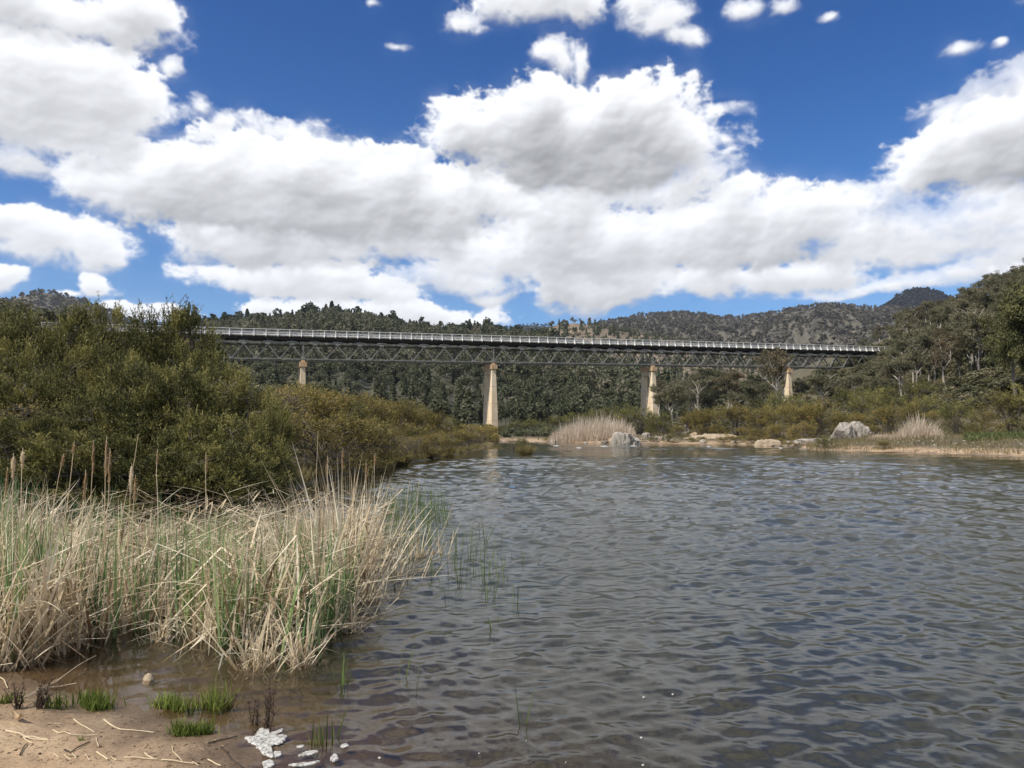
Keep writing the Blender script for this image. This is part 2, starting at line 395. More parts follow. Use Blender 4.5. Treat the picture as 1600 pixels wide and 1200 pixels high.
Zw += wtrain(.52, .030, 18, .9, .1) * (.48 + .52 * calm)
Zw += wtrain(.28, .0140, 18, 1.0, .0) * (.80 + .2 * calm)
Zw += wtrain(.15, .0052, 14, 1.3, .0)
Zw *= np.clip(S / 1.2 + .25, .12, 1) * (1 - .55 * sm(-X, 1.0, 4) * (1 - sm(Q, 10, 14)))
dep = np.clip(S * .1, 0, 1.4)
nr, na = A.shape; idx = np.arange(nr * na).reshape(nr, na)
quads = np.stack([idx[:-1, :-1], idx[:-1, 1:], idx[1:, 1:], idx[1:, :-1]], -1).reshape(-1, 4)
vis = (S > -1.5).ravel()
quads = quads[vis[quads].any(1)]
dpt = np.clip(-ground_h(X, Y), 0, 3)
m, nt, N, L = mat('river_water')
tc = N('ShaderNodeTexCoord'); dp = N('ShaderNodeAttribute', attribute_name='tint')
mp = N('ShaderNodeMapping'); mp.inputs['Scale'].default_value = (.75, 1.25, 1); mp.inputs['Rotation'].default_value = (0, 0, .25); L(tc.outputs['Object'], mp.inputs[0])
na_ = N('ShaderNodeTexNoise', i_Scale=13., i_Detail=6., i_Roughness=.68, i_Distortion=1.2); nb = N('ShaderNodeTexNoise', i_Scale=2.2, i_Detail=4., i_Roughness=.6, i_Distortion=.4)
L(mp.outputs[0], na_.inputs['Vector']); L(mp.outputs[0], nb.inputs['Vector'])
ge = N('ShaderNodeNewGeometry'); vl = N('ShaderNodeVectorMath', operation='LENGTH'); L(ge.outputs['Position'], vl.inputs[0])
mr = N('ShaderNodeMapRange'); mr.inputs[1].default_value = 4; mr.inputs[2].default_value = 14; mr.inputs[3].default_value = .10; mr.inputs[4].default_value = .75; L(dp.outputs['Fac'], mr.inputs[0])
mr.inputs[1].default_value = .05; mr.inputs[2].default_value = .7
b1 = N('ShaderNodeBump', i_Distance=.0045); L(mr.outputs[0], b1.inputs['Strength']); L(na_.outputs['Fac'], b1.inputs['Height'])
b2 = N('ShaderNodeBump', i_Distance=.02); L(mr.outputs[0], b2.inputs['Strength']); L(nb.outputs['Fac'], b2.inputs['Height']); L(b1.outputs[0], b2.inputs['Normal'])
fr = N('ShaderNodeFresnel', i_IOR=1.33); L(b2.outputs[0], fr.inputs['Normal'])
gl = N('ShaderNodeBsdfGlossy', i_Roughness=.03); gl.inputs['Color'].default_value = (1, 1, 1, 1); L(b2.outputs[0], gl.inputs['Normal'])
tr = N('ShaderNodeBsdfTransparent'); tr.inputs['Color'].default_value = (.88, .82, .72, 1)
df = N('ShaderNodeBsdfDiffuse'); df.inputs['Color'].default_value = (.034, .036, .024, 1)
tb = N('ShaderNodeMath', operation='MULTIPLY'); tb.inputs[1].default_value = -5.0; L(dp.outputs['Fac'], tb.inputs[0])
ex = N('ShaderNodeMath', operation='EXPONENT'); L(tb.outputs[0], ex.inputs[0])
m1 = N('ShaderNodeMixShader'); L(ex.outputs[0], m1.inputs[0]); L(df.outputs[0], m1.inputs[1]); L(tr.outputs[0], m1.inputs[2])
m2 = N('ShaderNodeMixShader'); L(fr.outputs[0], m2.inputs[0]); L(m1.outputs[0], m2.inputs[1]); L(gl.outputs[0], m2.inputs[2])
o = N('ShaderNodeOutputMaterial'); L(m2.outputs[0], o.inputs[0])
mb = MB(); mb.add(np.stack([X, Y, Zw], -1), quads, dpt.ravel())
struct(mb.build('river', m, smooth=True))
# ------------------------------------------------------------------ bridge
SHADE_STEEL = noise_mat('shade_dark_girder', [(.35, (.022, .022, .021)), (.7, (.06, .056, .05))], scale=1.2, rough=.7, bump=.1)  # darker copy of the steel: shade under the deck painted into the colour
STEEL = noise_mat('dark_steel', [(.35, (.17, .165, .145)), (.6, (.27, .26, .225)), (.8, (.37, .345, .29))], scale=1.2, rough=.6, bump=.1, second=(3., .60, .75, (.12, .075, .045)))
PAINT = noise_mat('white_paint', [(.3, (.60, .585, .54)), (.55, (.80, .785, .74)), (.8, (.86, .85, .81))], scale=2.5, rough=.6, bump=.1, second=(6., .62, .8, (.35, .31, .25)))
DECKW = noise_mat('deck_timber', [(.3, (.09, .075, .06)), (.55, (.17, .145, .115)), (.8, (.26, .23, .19))], scale=2., rough=.9, bump=.4, stretch=(.6, 3, 3))
CONC = noise_mat('ochre_concrete', [(.28, (.56, .42, .26)), (.48, (.70, .56, .38)), (.7, (.76, .65, .48))], scale=.35, detail=9., rough=.9, bump=.3, bscale=6., dist=.03, stretch=(1, 1, .5), second=(1.6, .58, .78, (.36, .22, .11)))
CONC2 = noise_mat('orange_concrete', [(.28, (.42, .27, .14)), (.5, (.56, .38, .21)), (.75, (.64, .48, .30))], scale=.8, rough=.9, bump=.3, bscale=6., dist=.03)
A0 = at(473, 561.5, 171.0); A3 = at(1230, 573.0, 171.0 * 1.2904)
dv = A3 - A0; LEN3 = math.hypot(dv[0], dv[1]); e = np.array([dv[0], dv[1], 0]) / LEN3; nrm = np.array([-e[1], e[0], 0])
SPAN = LEN3 / 3; grade = dv[2] / LEN3
def bp_(s, w, z):
    return e * s + nrm * w + np.array([0, 0, grade * s + z])
bridge = thing('truss_bridge', 'long white railed steel truss road bridge on tall ochre concrete piers over the river', 'bridge', tuple(A0))
def bbar(mb, p, q, w, h): mb.bar(bp_(*p), bp_(*q), w, h)
S0, S1 = -1.12 * SPAN, 4.04 * SPAN
T0, T1 = -SPAN, 4 * SPAN
NP = 9; PL = SPAN / NP; TH = 3.55
def piece(mb, name, material, parent): return mb.build(name, material, parent)
for w in (-.66, 4.36):
    tp = MB(); bbar(tp, (T0, w, TH), (T1, w, TH), .36, .34)
    truss = tp.build('truss', STEEL, bridge)            # its own mesh is the top chord
    lo = MB(); bbar(lo, (T0, w, 0), (T1, w, 0), .34, .26); piece(lo, 'bottom_chord', STEEL, truss)
    gl_ = MB(); gl_.bar(-e * .45, e * .45, .40, .42); gl_me = gl_.mesh('gusset_plate', STEEL)
    pk_ = MB(); pk_.bar(-e * 1.0 + np.array([0, 0, .30]), e * 1.0 + np.array([0, 0, .30]), .42, .26); pk_.bar(-e * .5 - np.array([0, 0, .22]), e * .5 - np.array([0, 0, .22]), .39, .40); pk_me = pk_.mesh('chord_packer', STEEL)
    for k in range(int(round((T1 - T0) / PL)) + 1):
        s = T0 + k * PL
        q_ = link('gusset_plate', gl_me, truss); q_.location = tuple(bp_(s, w, .14))
        if k < int(round((T1 - T0) / PL)):
            q_ = link('chord_packer', pk_me, truss); q_.location = tuple(bp_(s + PL / 2, w, TH))
    dm = MB(); dm.bar((-.0, 0, 0), e * (PL / 2) + np.array([0, 0, TH - .5 + grade * PL / 2]), .24, .22); up_me = dm.mesh('diagonal', STEEL)
    dm = MB(); dm.bar((0, 0, 0), e * (-PL / 2) + np.array([0, 0, TH - .5 - grade * PL / 2]), .24, .22); dn_me = dm.mesh('diagonal', STEEL)
    for k in range(int(round((T1 - T0) / PL)) + 1):
        s = T0 + k * PL
        for sgn, me in ((1, up_me), (-1, dn_me)):
            if (k == 0 and sgn < 0) or (k == int(round((T1 - T0) / PL)) and sgn > 0): continue
            d = link('diagonal', me, truss); d.location = tuple(bp_(s + .14 * sgn, w, .25))
    for k in range(6):
        v = MB(); v.bar(bp_(T0 + k * SPAN, w, .1), bp_(T0 + k * SPAN, w, TH), .22, .3, up=tuple(e)); piece(v, 'post', STEEL, truss)
# sway and floor framing
fl = MB()
for k in range(int(round((T1 - T0) / PL))):
    s = T0 + (k + .5) * PL
    bbar(fl, (s, -.75, TH + .62), (s, 4.45, TH + .62), .34, .40)
piece(fl, 'cross_girders', SHADE_STEEL, bridge)
for k in range(int(round((T1 - T0) / PL)) + 1):
    s = T0 + k * PL
    sw = MB(); bbar(sw, (s, -.5, 0), (s, 4.2, 0), .16, .16)
    if k % 3 == 0 and k < int(round((T1 - T0) / PL)):
        bbar(sw, (s, .2, .1), (s + .01, 3.5, TH - .3), .10, .10); bbar(sw, (s + .14, 3.5, .1), (s + .15, .2, TH - .3), .10, .10)
    piece(sw, 'sway_bracing', STEEL, bridge)
st = MB()
for w in (-.35, .85, 1.85, 2.85, 4.05):
    bbar(st, (S0, w, TH + 1.08), (S1, w, TH + 1.08), .26, .50)
piece(st, 'stringers', SHADE_STEEL, bridge)
dk = MB(); g_ = np.random.default_rng(5); s = S0
while s < S1 - .3:
    l = 1.2
    jz = g_.normal() * .012; jw = g_.normal() * .05
    dk.bar(bp_(s, 1.85 + jw, TH + 1.46 + jz), bp_(min(s + l - .02, S1), 1.85 + jw, TH + 1.46 + jz), 5.9, .22)
    s += l
piece(dk, 'deck', DECKW, bridge)
kb = MB()
for w in (-.86, 4.56): bbar(kb, (S0, w, TH + 1.70), (S1, w, TH + 1.70), .2, .22)
piece(kb, 'kerb', PAINT, bridge)
pm = MB(); pm.bar((0, 0, -.30), (0, 0, 1.32), .17, .17, up=tuple(e))
pm.hexa([tuple(v) for v in [-e * .05 - nrm * .55 + np.array([0, 0, -.16]), e * .05 - nrm * .55 + np.array([0, 0, -.16]), e * .05 - nrm * .02 + np.array([0, 0, -.16]), -e * .05 - nrm * .02 + np.array([0, 0, -.16]),
          -e * .05 - nrm * .12 + np.array([0, 0, .62]), e * .05 - nrm * .12 + np.array([0, 0, .62]), e * .05 - nrm * .02 + np.array([0, 0, .72]), -e * .05 - nrm * .02 + np.array([0, 0, .72])]])
post_n = pm.mesh('post', PAINT)
pm = MB(); pm.bar((0, 0, -.30), (0, 0, 1.32), .17, .17, up=tuple(e)); post_f = pm.mesh('post', PAINT)
for w, pmesh in ((-1.0, post_n), (4.7, post_f)):
    rl = MB(); bbar(rl, (S0, w, TH + 2.92), (S1, w, TH + 2.92), .15, .13)
    rail = rl.build('railing', PAINT, bridge)
    o_ = .12 if w < 0 else -.12
    for z, h in ((2.50, .09), (2.08, .11)):
        r2 = MB(); bbar(r2, (S0, w + o_, TH + z), (S1, w + o_, TH + z), .06, h); piece(r2, 'rail', PAINT, rail)
    k = 0; n_post = int((S1 - S0) / 2.5)
    for k in range(n_post + 1):
        p = link('post', pmesh, rail); p.location = tuple(bp_(S0 + .1 + k * 2.5, w, TH + 1.55))
def taper(mb, c0, t0, a0, b0, z0, t1, a1, b1, z1):
    """block along the bridge axis half-thickness t, across from a to b, between two heights"""
    v = []
    for t, a, b_, z in ((t0, a0, b0, z0), (t1, a1, b1, z1)):
        for sx, w in ((-t, a), (t, a), (t, b_), (-t, b_)): v.append(e * (c0 + sx) + nrm * w + np.array([0, 0, grade * c0 + z]))
    mb.hexa(v)
for k, base_z in ((-1, 4.0), (0, .6), (1, .4), (2, .6), (3, 1.2)):
    c = k * SPAN
    zb = base_z - float(A0[2]) - grade * c - 1.0
    ztop_ = -1.75; zn = -7.3
    f = lambda z: (ztop_ - z) / (ztop_ + 17)
    tk = lambda z: .50 + .34 * f(z)
    near = lambda z: -.95 - .80 * f(z); nin = lambda z: .45 + .05 * f(z)
    farr = lambda z: 4.35 + .70 * f(z); fin = lambda z: 3.25 - .05 * f(z)
    pb = MB(); taper(pb, c, tk(zb), near(zb), farr(zb), zb, tk(zn), near(zn), farr(zn), zn)
    pier = pb.build('pier', CONC, bridge)
    for a, b_, nm in ((near, nin, 'column'), (fin, farr, 'column')):
        q = MB(); taper(q, c, tk(zn) - .003, a(zn), b_(zn), zn, tk(ztop_), a(ztop_), b_(ztop_), ztop_); q.build(nm, CONC, pier)
    # haunched head beam between the columns, and a mid strut
    q = MB(); taper(q, c, .45, nin(ztop_) , fin(ztop_), ztop_ - 1.1, .45, nin(ztop_), fin(ztop_), ztop_ - .02); q.build('head_beam', CONC, pier)
    q = MB(); taper(q, c, .36, nin(zn), fin(zn), zn, .36, nin(zn) , nin(zn) + .02, zn + 1.7); taper(q, c, .355, fin(zn) - .02 - 1.0, fin(zn), zn, .355, fin(zn) - .03, fin(zn), zn + 1.5); q.build('haunch', CONC, pier)
    for w in (-.42, 4.1):
        q = MB(); taper(q, c, .76, w - .92, w + .88, -1.75, .76, w - .92, w + .88, -.66); q.build('cap', CONC2, pier)
        q = MB(); taper(q, c, .42, w - .42, w + .42, -.72, .36, w - .36, w + .36, -.14); q.build('bearing', CONC2, pier)
    for z in (-6.0, -10.2, -14.4):
        if z > zb:
            q = MB(); taper(q, c, tk(z) + .012, near(z) - .012, (farr(z) if z < zn else nin(z)) + .012, z - .06, tk(z) + .012, near(z) - .012, (farr(z) if z < zn else nin(z)) + .012, z + .06); q.build('pour_line', CONC2, pier)
# ------------------------------------------------------------------ hills
def hill_mat(name, stops, sc): return noise_mat(name, stops, scale=sc, detail=10., rough=.95, bump=.0)
HILLS = {}
def hill(name, crest, d, d0, z0, material, rough=.05, tree=0., exp=1.15, drop=.5, seed=0, naz=260, nr=70):
    """a ridge at its real distance: crest heights from the skyline angles, falling to the valley floor"""
    cx = np.array([c[0] for c in crest], float); cy = np.array([c[1] for c in crest], float)
    dd = np.array([c[2] if len(c) > 2 else d for c in crest], float)
    a_ = np.arctan2((cx - 800) / F, cp)
    zz = np.array([ztop(x, y, q * math.cos(a)) for x, y, q, a in zip(cx, cy, dd, a_)]) - tree
    def height(az, r):
        zc = np.interp(az, a_, zz); dc = np.interp(az, a_, dd)
        t = (r - d0) / np.maximum(dc - d0, 1)
        up = np.clip(t, 0, 1)
        prof = up ** exp
        spur = fbm(az * 22 + seed, r / dc * 3.0, 5, 200 + seed, True) * np.sin(math.pi * np.clip(up, 0, 1)) * rough
        fine = fbm(az * 60, r / dc * 9, 4, 240 + seed) * rough * .25 * np.clip(up * 3, 0, 1) * np.clip((1.0 - up) * 4, .0, 1)
        back = np.clip(t - 1, 0, 2)
        return z0 + (zc - z0) * np.clip(prof + spur + fine - drop * back * back * 2, -.02, 1.2)
    az = np.linspace(a_[0], a_[-1], naz)
    tt = np.concatenate([np.linspace(0, 1, nr), np.linspace(1.04, 1.7, 10)])
    A, T = np.meshgrid(az, tt); dc = np.interp(A, a_, dd); Rr = d0 + (dc - d0) * T
    Zh = height(A, Rr)
    n1, n2 = A.shape; idx = np.arange(n1 * n2).reshape(n1, n2)
    q = np.stack([idx[:-1, :-1], idx[:-1, 1:], idx[1:, 1:], idx[1:, :-1]], -1).reshape(-1, 4)
    mb = MB(); mb.add(np.stack([np.sin(A) * Rr, np.cos(A) * Rr, Zh], -1), q)
    struct(mb.build(name, material, smooth=True))
    HILLS[name + str(seed)] = (height, a_, dd, d0)
    return height, a_, dd, d0
HM_DRY = hill_mat('dry_hillside', [(.32, (.075, .068, .048)), (.5, (.105, .094, .068)), (.7, (.14, .12, .088))], .012)
HM_GREEN = hill_mat('wooded_hillside', [(.32, (.030, .034, .018)), (.5, (.05, .05, .028)), (.72, (.12, .10, .07))], .03)
HM_TAN = hill_mat('bare_hillside', [(.32, (.11, .09, .05)), (.5, (.19, .145, .095)), (.7, (.26, .19, .135))], .03)
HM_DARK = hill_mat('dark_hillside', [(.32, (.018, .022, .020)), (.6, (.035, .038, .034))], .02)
hA = hill('hill', [(-420, 540), (-150, 497), (-60, 472), (0, 470), (28, 459), (58, 453), (72, 454), (105, 461), (150, 478), (200, 499), (240, 512), (300, 530), (360, 548)], 2200, 1300, 20, HM_DRY, seed=1, tree=6)
hA2 = hill('hill', [(150, 515), (240, 505), (300, 500), (335, 504), (400, 506), (560, 512), (700, 514), (770, 516), (800, 510), (822, 506), (850, 508), (888, 510), (950, 520)], 3300, 2300, 30, HM_DARK, seed=2, tree=5)
hB = hill('hill', [(60, 548), (200, 530), (330, 512), (390, 506), (440, 506), (468, 501), (498, 496), (515, 494), (545, 498), (600, 508), (640, 518), (690, 523), (760, 520), (792, 526, 760), (840, 532, 720), (880, 546, 650), (920, 568, 570), (970, 592, 480), (1010, 614, 400), (1060, 645, 330), (1120, 668, 300)], 800, 262, 3, HM_GREEN, seed=3, exp=1.0, rough=.09, naz=300, nr=90)
hD = hill('hill', [(770, 545), (835, 522), (868, 508), (898, 505), (925, 508), (955, 515), (1010, 525), (1100, 540), (1230, 560)], 1150, 520, 8, HM_TAN, seed=4, rough=.07)
hE = hill('hill', [(820, 545), (890, 523), (935, 505), (970, 497), (1000, 493), (1040, 488), (1065, 487), (1100, 491), (1130, 496), (1165, 495), (1200, 490), (1250, 480), (1300, 475), (1340, 478), (1390, 480), (1450, 484), (1560, 490), (1800, 500)], 2400, 650, 12, HM_DRY, seed=5, rough=.10, naz=320, nr=110, tree=4)
hF = hill('hill', [(1320, 505), (1360, 492), (1385, 478), (1400, 467), (1420, 456), (1440, 451), (1462, 453), (1482, 461), (1512, 478), (1570, 500)], 3000, 2450, 120, HM_DARK, seed=6, rough=.05, tree=6)  # cloud shade on this peak is put into its dark ground and tree colours
# ------------------------------------------------------------------ far woods: one mass per hillside
def far_proto(kind, g, n=90):
    """little tree of height 1: leaf-clump faces spread through the crown, and a stem"""
    fs = (70 / n) ** .5
    if kind == 'pine':
        z = g.uniform(.12, 1, n); r = (1 - z) ** .8 * .20 * g.uniform(.35, 1.1, n) + .015
        th = g.uniform(0, 6.28, n); c = np.stack([r * np.cos(th), r * np.sin(th), z], -1); sz = (.11 + .07 * (1 - z)) * fs
    elif kind == 'round':
        u = g.normal(size=(n, 3)); u /= np.linalg.norm(u, axis=1)[:, None]; rad = g.uniform(.45, 1.05, n)[:, None]
        bl = np.array([(0, 0, .68), (.14, .05, .58), (-.13, .08, .60), (.02, -.14, .52)])[g.integers(0, 4, n)]
        c = bl + u * rad * np.array([.21, .21, .22]); sz = np.full(n, .125 * fs * .85)
    else:
        bl = np.array([(0, 0, .85), (.16, .05, .70), (-.17, .1, .74), (.06, -.18, .62), (-.1, -.1, .56)])[g.integers(0, 5, n)]
        u = g.normal(size=(n, 3)); u /= np.linalg.norm(u, axis=1)[:, None]
        c = bl + u * g.uniform(.4, 1, n)[:, None] * np.array([.14, .14, .09]); sz = np.full(n, .095 * fs * .85)
    a = g.normal(size=(n, 3)); a /= np.linalg.norm(a, axis=1)[:, None]; b = np.cross(a, g.normal(size=(n, 3))); b /= np.linalg.norm(b, axis=1)[:, None]
    s_ = (sz * g.uniform(.6, 1.3, n))[:, None]
    v = np.stack([c - a * s_, c + b * s_ * .8, c + a * s_, c - b * s_ * .8], 1).reshape(-1, 3)
    f = np.arange(4 * n).reshape(n, 4)
    t = MB(); t.tube([(0, 0, -.08), (g.normal() * .02, g.normal() * .02, .45), (0, 0, .75)], [.022, .016, .006], 3)
    return v, f, np.repeat(g.uniform(0, 1, n), 4), t.v[0], t.f[0]
def wood(name, label, H, kinds, N, hmin, hmax, material, seed, lo=0., hi=1.03, nf=80, wood_m=None, az=None, dens=None, pos=None, ymax=None, wide=1.):
    g = np.random.default_rng(seed)
    if pos is None:
        height, a_, dd, d0 = H
        az0, az1 = az or (a_[0], a_[-1])
        A = g.uniform(az0, az1, N * 2); T = g.uniform(lo, hi, N * 2)
        dc = np.interp(A, a_, dd); r = d0 + (dc - d0) * T
        keep = g.uniform(size=N * 2) < (dens(A, T, r) if dens else .5 * np.ones(N * 2))
        A, r, T = A[keep][:N], r[keep][:N], T[keep][:N]
        P = np.stack([np.sin(A) * r, np.cos(A) * r, height(A, r)], -1)
    else: P = pos
    n = len(P); hs = g.uniform(hmin, hmax, n) * np.exp(g.normal(size=n) * .16); rot = g.uniform(0, 6.28, n); sx = g.uniform(.8, 1.25, n) * wide
    which = g.integers(0, len(kinds) * 3, n); tn = g.uniform(0, 1, n)
    leaf, stem = MB(), MB()
    for w in range(len(kinds) * 3):
        v, f, t, tv, tf = far_proto(kinds[w % len(kinds)], g, nf)
        i = np.where(which == w)[0]
        if not len(i): continue
        for src, fc, tt, dst in ((v, f, t, leaf), (tv, tf, np.zeros(len(tv)), stem)):
            c, s_ = np.cos(rot[i])[:, None], np.sin(rot[i])[:, None]
            k = (hs[i] * sx[i])[:, None]
            vx = (src[None, :, 0] * c - src[None, :, 1] * s_) * k; vy = (src[None, :, 0] * s_ + src[None, :, 1] * c) * k; vz = src[None, :, 2] * hs[i][:, None]
            V = np.stack([vx, vy, vz], -1) + P[i][:, None]
            Fc = (fc[None] + (np.arange(len(i)) * len(src))[:, None, None]).reshape(-1, fc.shape[1])
            dst.add(V.reshape(-1, 3), Fc, (tt[None] * .45 + .55 * tn[i][:, None]).ravel())
    o = leaf.build(name, material); stuff(o, label, 'forest')
    q = stem.build('trunks', wood_m or BARK_GREY, o); q['kind'] = 'stuff'
    return o
BARK_GREY = noise_mat('grey_bark', [(.35, (.10, .085, .07)), (.55, (.20, .18, .155)), (.75, (.34, .31, .28))], scale=4., rough=.9, bump=.3, stretch=(1, 1, .3))
PALE_BARK = noise_mat('pale_bark', [(.3, (.22, .18, .14)), (.5, (.42, .37, .31)), (.75, (.60, .56, .50))], scale=3., rough=.85, bump=.25, stretch=(1, 1, .4))
L_PINE = leaf_mat('pine_foliage', [(0, (.022, .032, .015)), (.5, (.045, .062, .028)), (.85, (.075, .092, .045)), (1, (.10, .095, .05))], .2)
L_HILL = leaf_mat('hill_foliage', [(0, (.06, .072, .038)), (.45, (.115, .125, .066)), (.8, (.17, .165, .10)), (1, (.23, .20, .14))], .3)
L_DRY = leaf_mat('dry_foliage', [(0, (.065, .062, .042)), (.5, (.11, .10, .072)), (1, (.18, .15, .115))], .2)
L_BLUE = leaf_mat('shade_toned_foliage', [(0, (.010, .013, .014)), (1, (.028, .034, .034))], .05)  # near-black tone has the right peak's cloud shade painted into it
edge = lambda A, T, r: np.where(T > .96, .95, .35 + .3 * np.clip(fbm(A * 40, T * 8, 3, 300) + .3, 0, 1))
wood('forest', 'dark pine and gum forest covering the slope behind the bridge piers', hB, ['pine', 'round', 'gum'], 5600, 6, 10.5, L_HILL, 11, lo=.22, hi=.99, nf=200, dens=lambda A, T, r: np.clip(.30 + .5 * (fbm(A * 30, T * 7, 3, 301) + .25), .06, 1))
wood('forest', 'taller dark trees at the foot of the wooded slope just beyond the bridge', hB, ['round', 'pine', 'gum', 'round'], 800, 6, 9.5, L_HILL, 21, lo=-.10, hi=.24, nf=520, dens=lambda A, T, r: np.ones_like(A))
wood('forest', 'row of dark pines standing along the skyline of the near wooded ridge', hB, ['pine', 'round', 'gum'], 520, 8, 14, L_PINE, 12, lo=.965, hi=1.02, nf=170, dens=lambda A, T, r: np.ones_like(A))
wood('forest', 'scattered trees on the dry tan knoll right of the pine ridge', hD, ['round', 'gum', 'pine'], 900, 7, 12, L_HILL, 13, lo=.15, nf=110)
wood('forest', 'sparse grey woodland over the broad brown hill beyond the bridge', hE, ['round', 'gum'], 15000, 7, 13, L_DRY, 14, lo=.02, nf=26, dens=lambda A, T, r: np.clip((.25 + .6 * (fbm(A * 26, T * 9, 4, 305) + .25)), .08, 1) * (.6 + .4 * T), wide=1.15)
wood('forest', 'grey woodland on the distant pointed hill at the left', hA, ['round', 'gum'], 6500, 8, 13, L_DRY, 15, lo=.15, nf=24, wide=1.1)
wood('forest', 'dark woodland on the low distant ridge seen between the nearer hills', hA2, ['round'], 3000, 9, 15, L_BLUE, 16, lo=.4, nf=24, wide=1.3)
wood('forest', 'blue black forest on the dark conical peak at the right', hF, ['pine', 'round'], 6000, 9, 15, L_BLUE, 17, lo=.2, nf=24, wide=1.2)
# ------------------------------------------------------------------ shrubs and trees
L_BUSH = leaf_mat('tea_tree_foliage', [(0, (.036, .040, .013)), (.35, (.100, .098, .030)), (.65, (.21, .195, .058)), (1, (.38, .33, .11))], .10)
L_WARM = leaf_mat('ochre_shrub_foliage', [(0, (.075, .066, .020)), (.4, (.19, .155, .048)), (.75, (.32, .25, .075)), (1, (.40, .29, .11))], .2)
L_GUM = leaf_mat('gum_foliage', [(0, (.060, .066, .034)), (.45, (.135, .132, .070)), (.8, (.21, .19, .11)), (1, (.29, .24, .15))], .3)
L_RUST = leaf_mat('russet_gum_foliage', [(0, (.06, .055, .032)), (.45, (.125, .108, .06)), (.8, (.185, .145, .082)), (1, (.24, .17, .10))], .3)
L_LUSH = leaf_mat('lush_tree_foliage', [(0, (.040, .044, .016)), (.5, (.115, .115, .042)), (1, (.23, .21, .08))], .25)
TWIG = noise_mat('twig_bark', [(.3, (.09, .075, .06)), (.6, (.19, .165, .14)), (.8, (.30, .27, .24))], scale=6., rough=.9, bump=.0)
def curve(p, q, sag, n, g, wob=.05):
    t = np.linspace(0, 1, n)[:, None]; p = np.asarray(p, float); q = np.asarray(q, float)
    L_ = np.linalg.norm(q - p)
    w = np.cumsum(g.normal(size=(n, 3)), 0) * wob * L_ / n ** .5; w -= w[0] + (w[-1] - w[0]) * t
    return p + (q - p) * t + np.array([0, 0, 1.]) * sag * L_ * np.sin(math.pi * t) + w
def make_shrub(seed, H=1.0, Rr=.5, ncl=110, ns=22, nl=20, ln=.016, wd=.0042, up=.8, twigs=120, low=.12, spray=.075, crf=(.11, .20), coh=.5, plume=1.):
    """shrub of height about 1: stems, side branches and upright feathery sprays gathered in clumps"""
    g = np.random.default_rng(seed); wood_, leaf = MB(), MB()
    stems = []
    for k in range(g.integers(6, 9)):
        th = g.uniform(0, 6.28); rr_ = Rr * g.uniform(.15, .75); b = np.array([math.cos(th), math.sin(th), 0])
        p = b * .05 * g.uniform(0, 1); q = b * rr_ + np.array([0, 0, H * g.uniform(.55, .88)])
        c = curve(p, q, -.0, 9, g, .10); c[:, :2] *= (np.linspace(0, 1, 9)[:, None] ** .25)
        stems.append(c); wood_.tube(c, np.linspace(.016, .004, 9), 5)
    SP = np.concatenate(stems)
    lob = [(g.uniform(-.55, .55) * Rr, g.uniform(-.55, .55) * Rr, g.uniform(.55, .8) * H, g.uniform(.55, .8)) for _ in range(5)] + [(0, 0, .55 * H, .9)]
    for k in range(ncl):
        skirt = g.uniform() < .24
        lx, ly, lz, lr = lob[g.integers(0, len(lob))]
        u = unit(g.normal(size=3)); rad = g.uniform(.35, 1.0) ** .5
        c = np.array([lx, ly, lz]) + u * rad * lr * np.array([Rr * .75, Rr * .75, .36 * H])
        if skirt:
            a_ = g.uniform(0, 6.28); q_ = Rr * g.uniform(.55, 1.0); c = np.array([math.cos(a_) * q_, math.sin(a_) * q_, g.uniform(.0, .32) * H])
        c[2] = max(low * H + g.uniform(0, .12), min(c[2], H * .97))
        j = SP[np.argmin(np.linalg.norm((SP - c) * np.array([1, 1, 1.5]) + np.array([0, 0, .15]), axis=1))]
        wood_.tube(curve(j, c, .05, 5, g, .10), np.linspace(.0052, .0016, 5), 3)
        cr = g.uniform(*crf) * H; out = unit(c - np.array([0, 0, .35 * H]))
        base = c + g.normal(size=(ns, 3)) * cr * np.array([.40, .40, .40 * plume])
        d = out * .55 + np.array([0, 0, up]) + g.normal(size=(ns, 3)) * .38; d /= np.linalg.norm(d, axis=1)[:, None]
        sl = spray * g.uniform(.6, 1.4, ns)
        t = g.uniform(0, 1, (ns, nl))
        P_ = base[:, None] + d[:, None] * (t * sl[:, None])[..., None]
        ld = d[:, None] * .9 + g.normal(size=(ns, nl, 3)) * coh
        tint = np.clip(g.normal(.48, .16) + .34 * (t - .5) + g.normal(size=(ns, 1)) * .10 + g.normal(size=(ns, nl)) * .05, 0, 1)  # spray bases darker than tips: older leaves, plus painted shade to deepen the gaps
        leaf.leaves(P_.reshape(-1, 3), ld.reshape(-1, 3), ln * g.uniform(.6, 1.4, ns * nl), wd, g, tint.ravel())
    for k in range(twigs):
        th = g.uniform(0, 6.28); j = SP[g.integers(0, len(SP))]
        q = j + np.array([math.cos(th), math.sin(th), g.uniform(-.1, .9)]) * g.uniform(.08, .22)
        wood_.tube(curve(j, q, .03, 4, g, .12), np.linspace(.0030, .0008, 4), 3)
    return wood_, leaf
def protos(maker, seeds, kname, lm, wm, **kw):
    r = []
    for s in seeds:
        w, l = maker(s, **kw); r.append((w.mesh('trunk', wm, True), l.mesh('crown', lm)))
    return r
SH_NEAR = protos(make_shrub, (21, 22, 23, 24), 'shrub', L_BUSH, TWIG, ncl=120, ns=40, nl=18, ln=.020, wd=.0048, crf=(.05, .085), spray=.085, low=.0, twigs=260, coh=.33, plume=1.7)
SH_WARM = protos(make_shrub, (31, 32, 33), 'shrub', L_WARM, TWIG, ncl=95, ns=20, nl=12, ln=.026, wd=.0075, low=.0, twigs=170, crf=(.09, .16), Rr=.6)
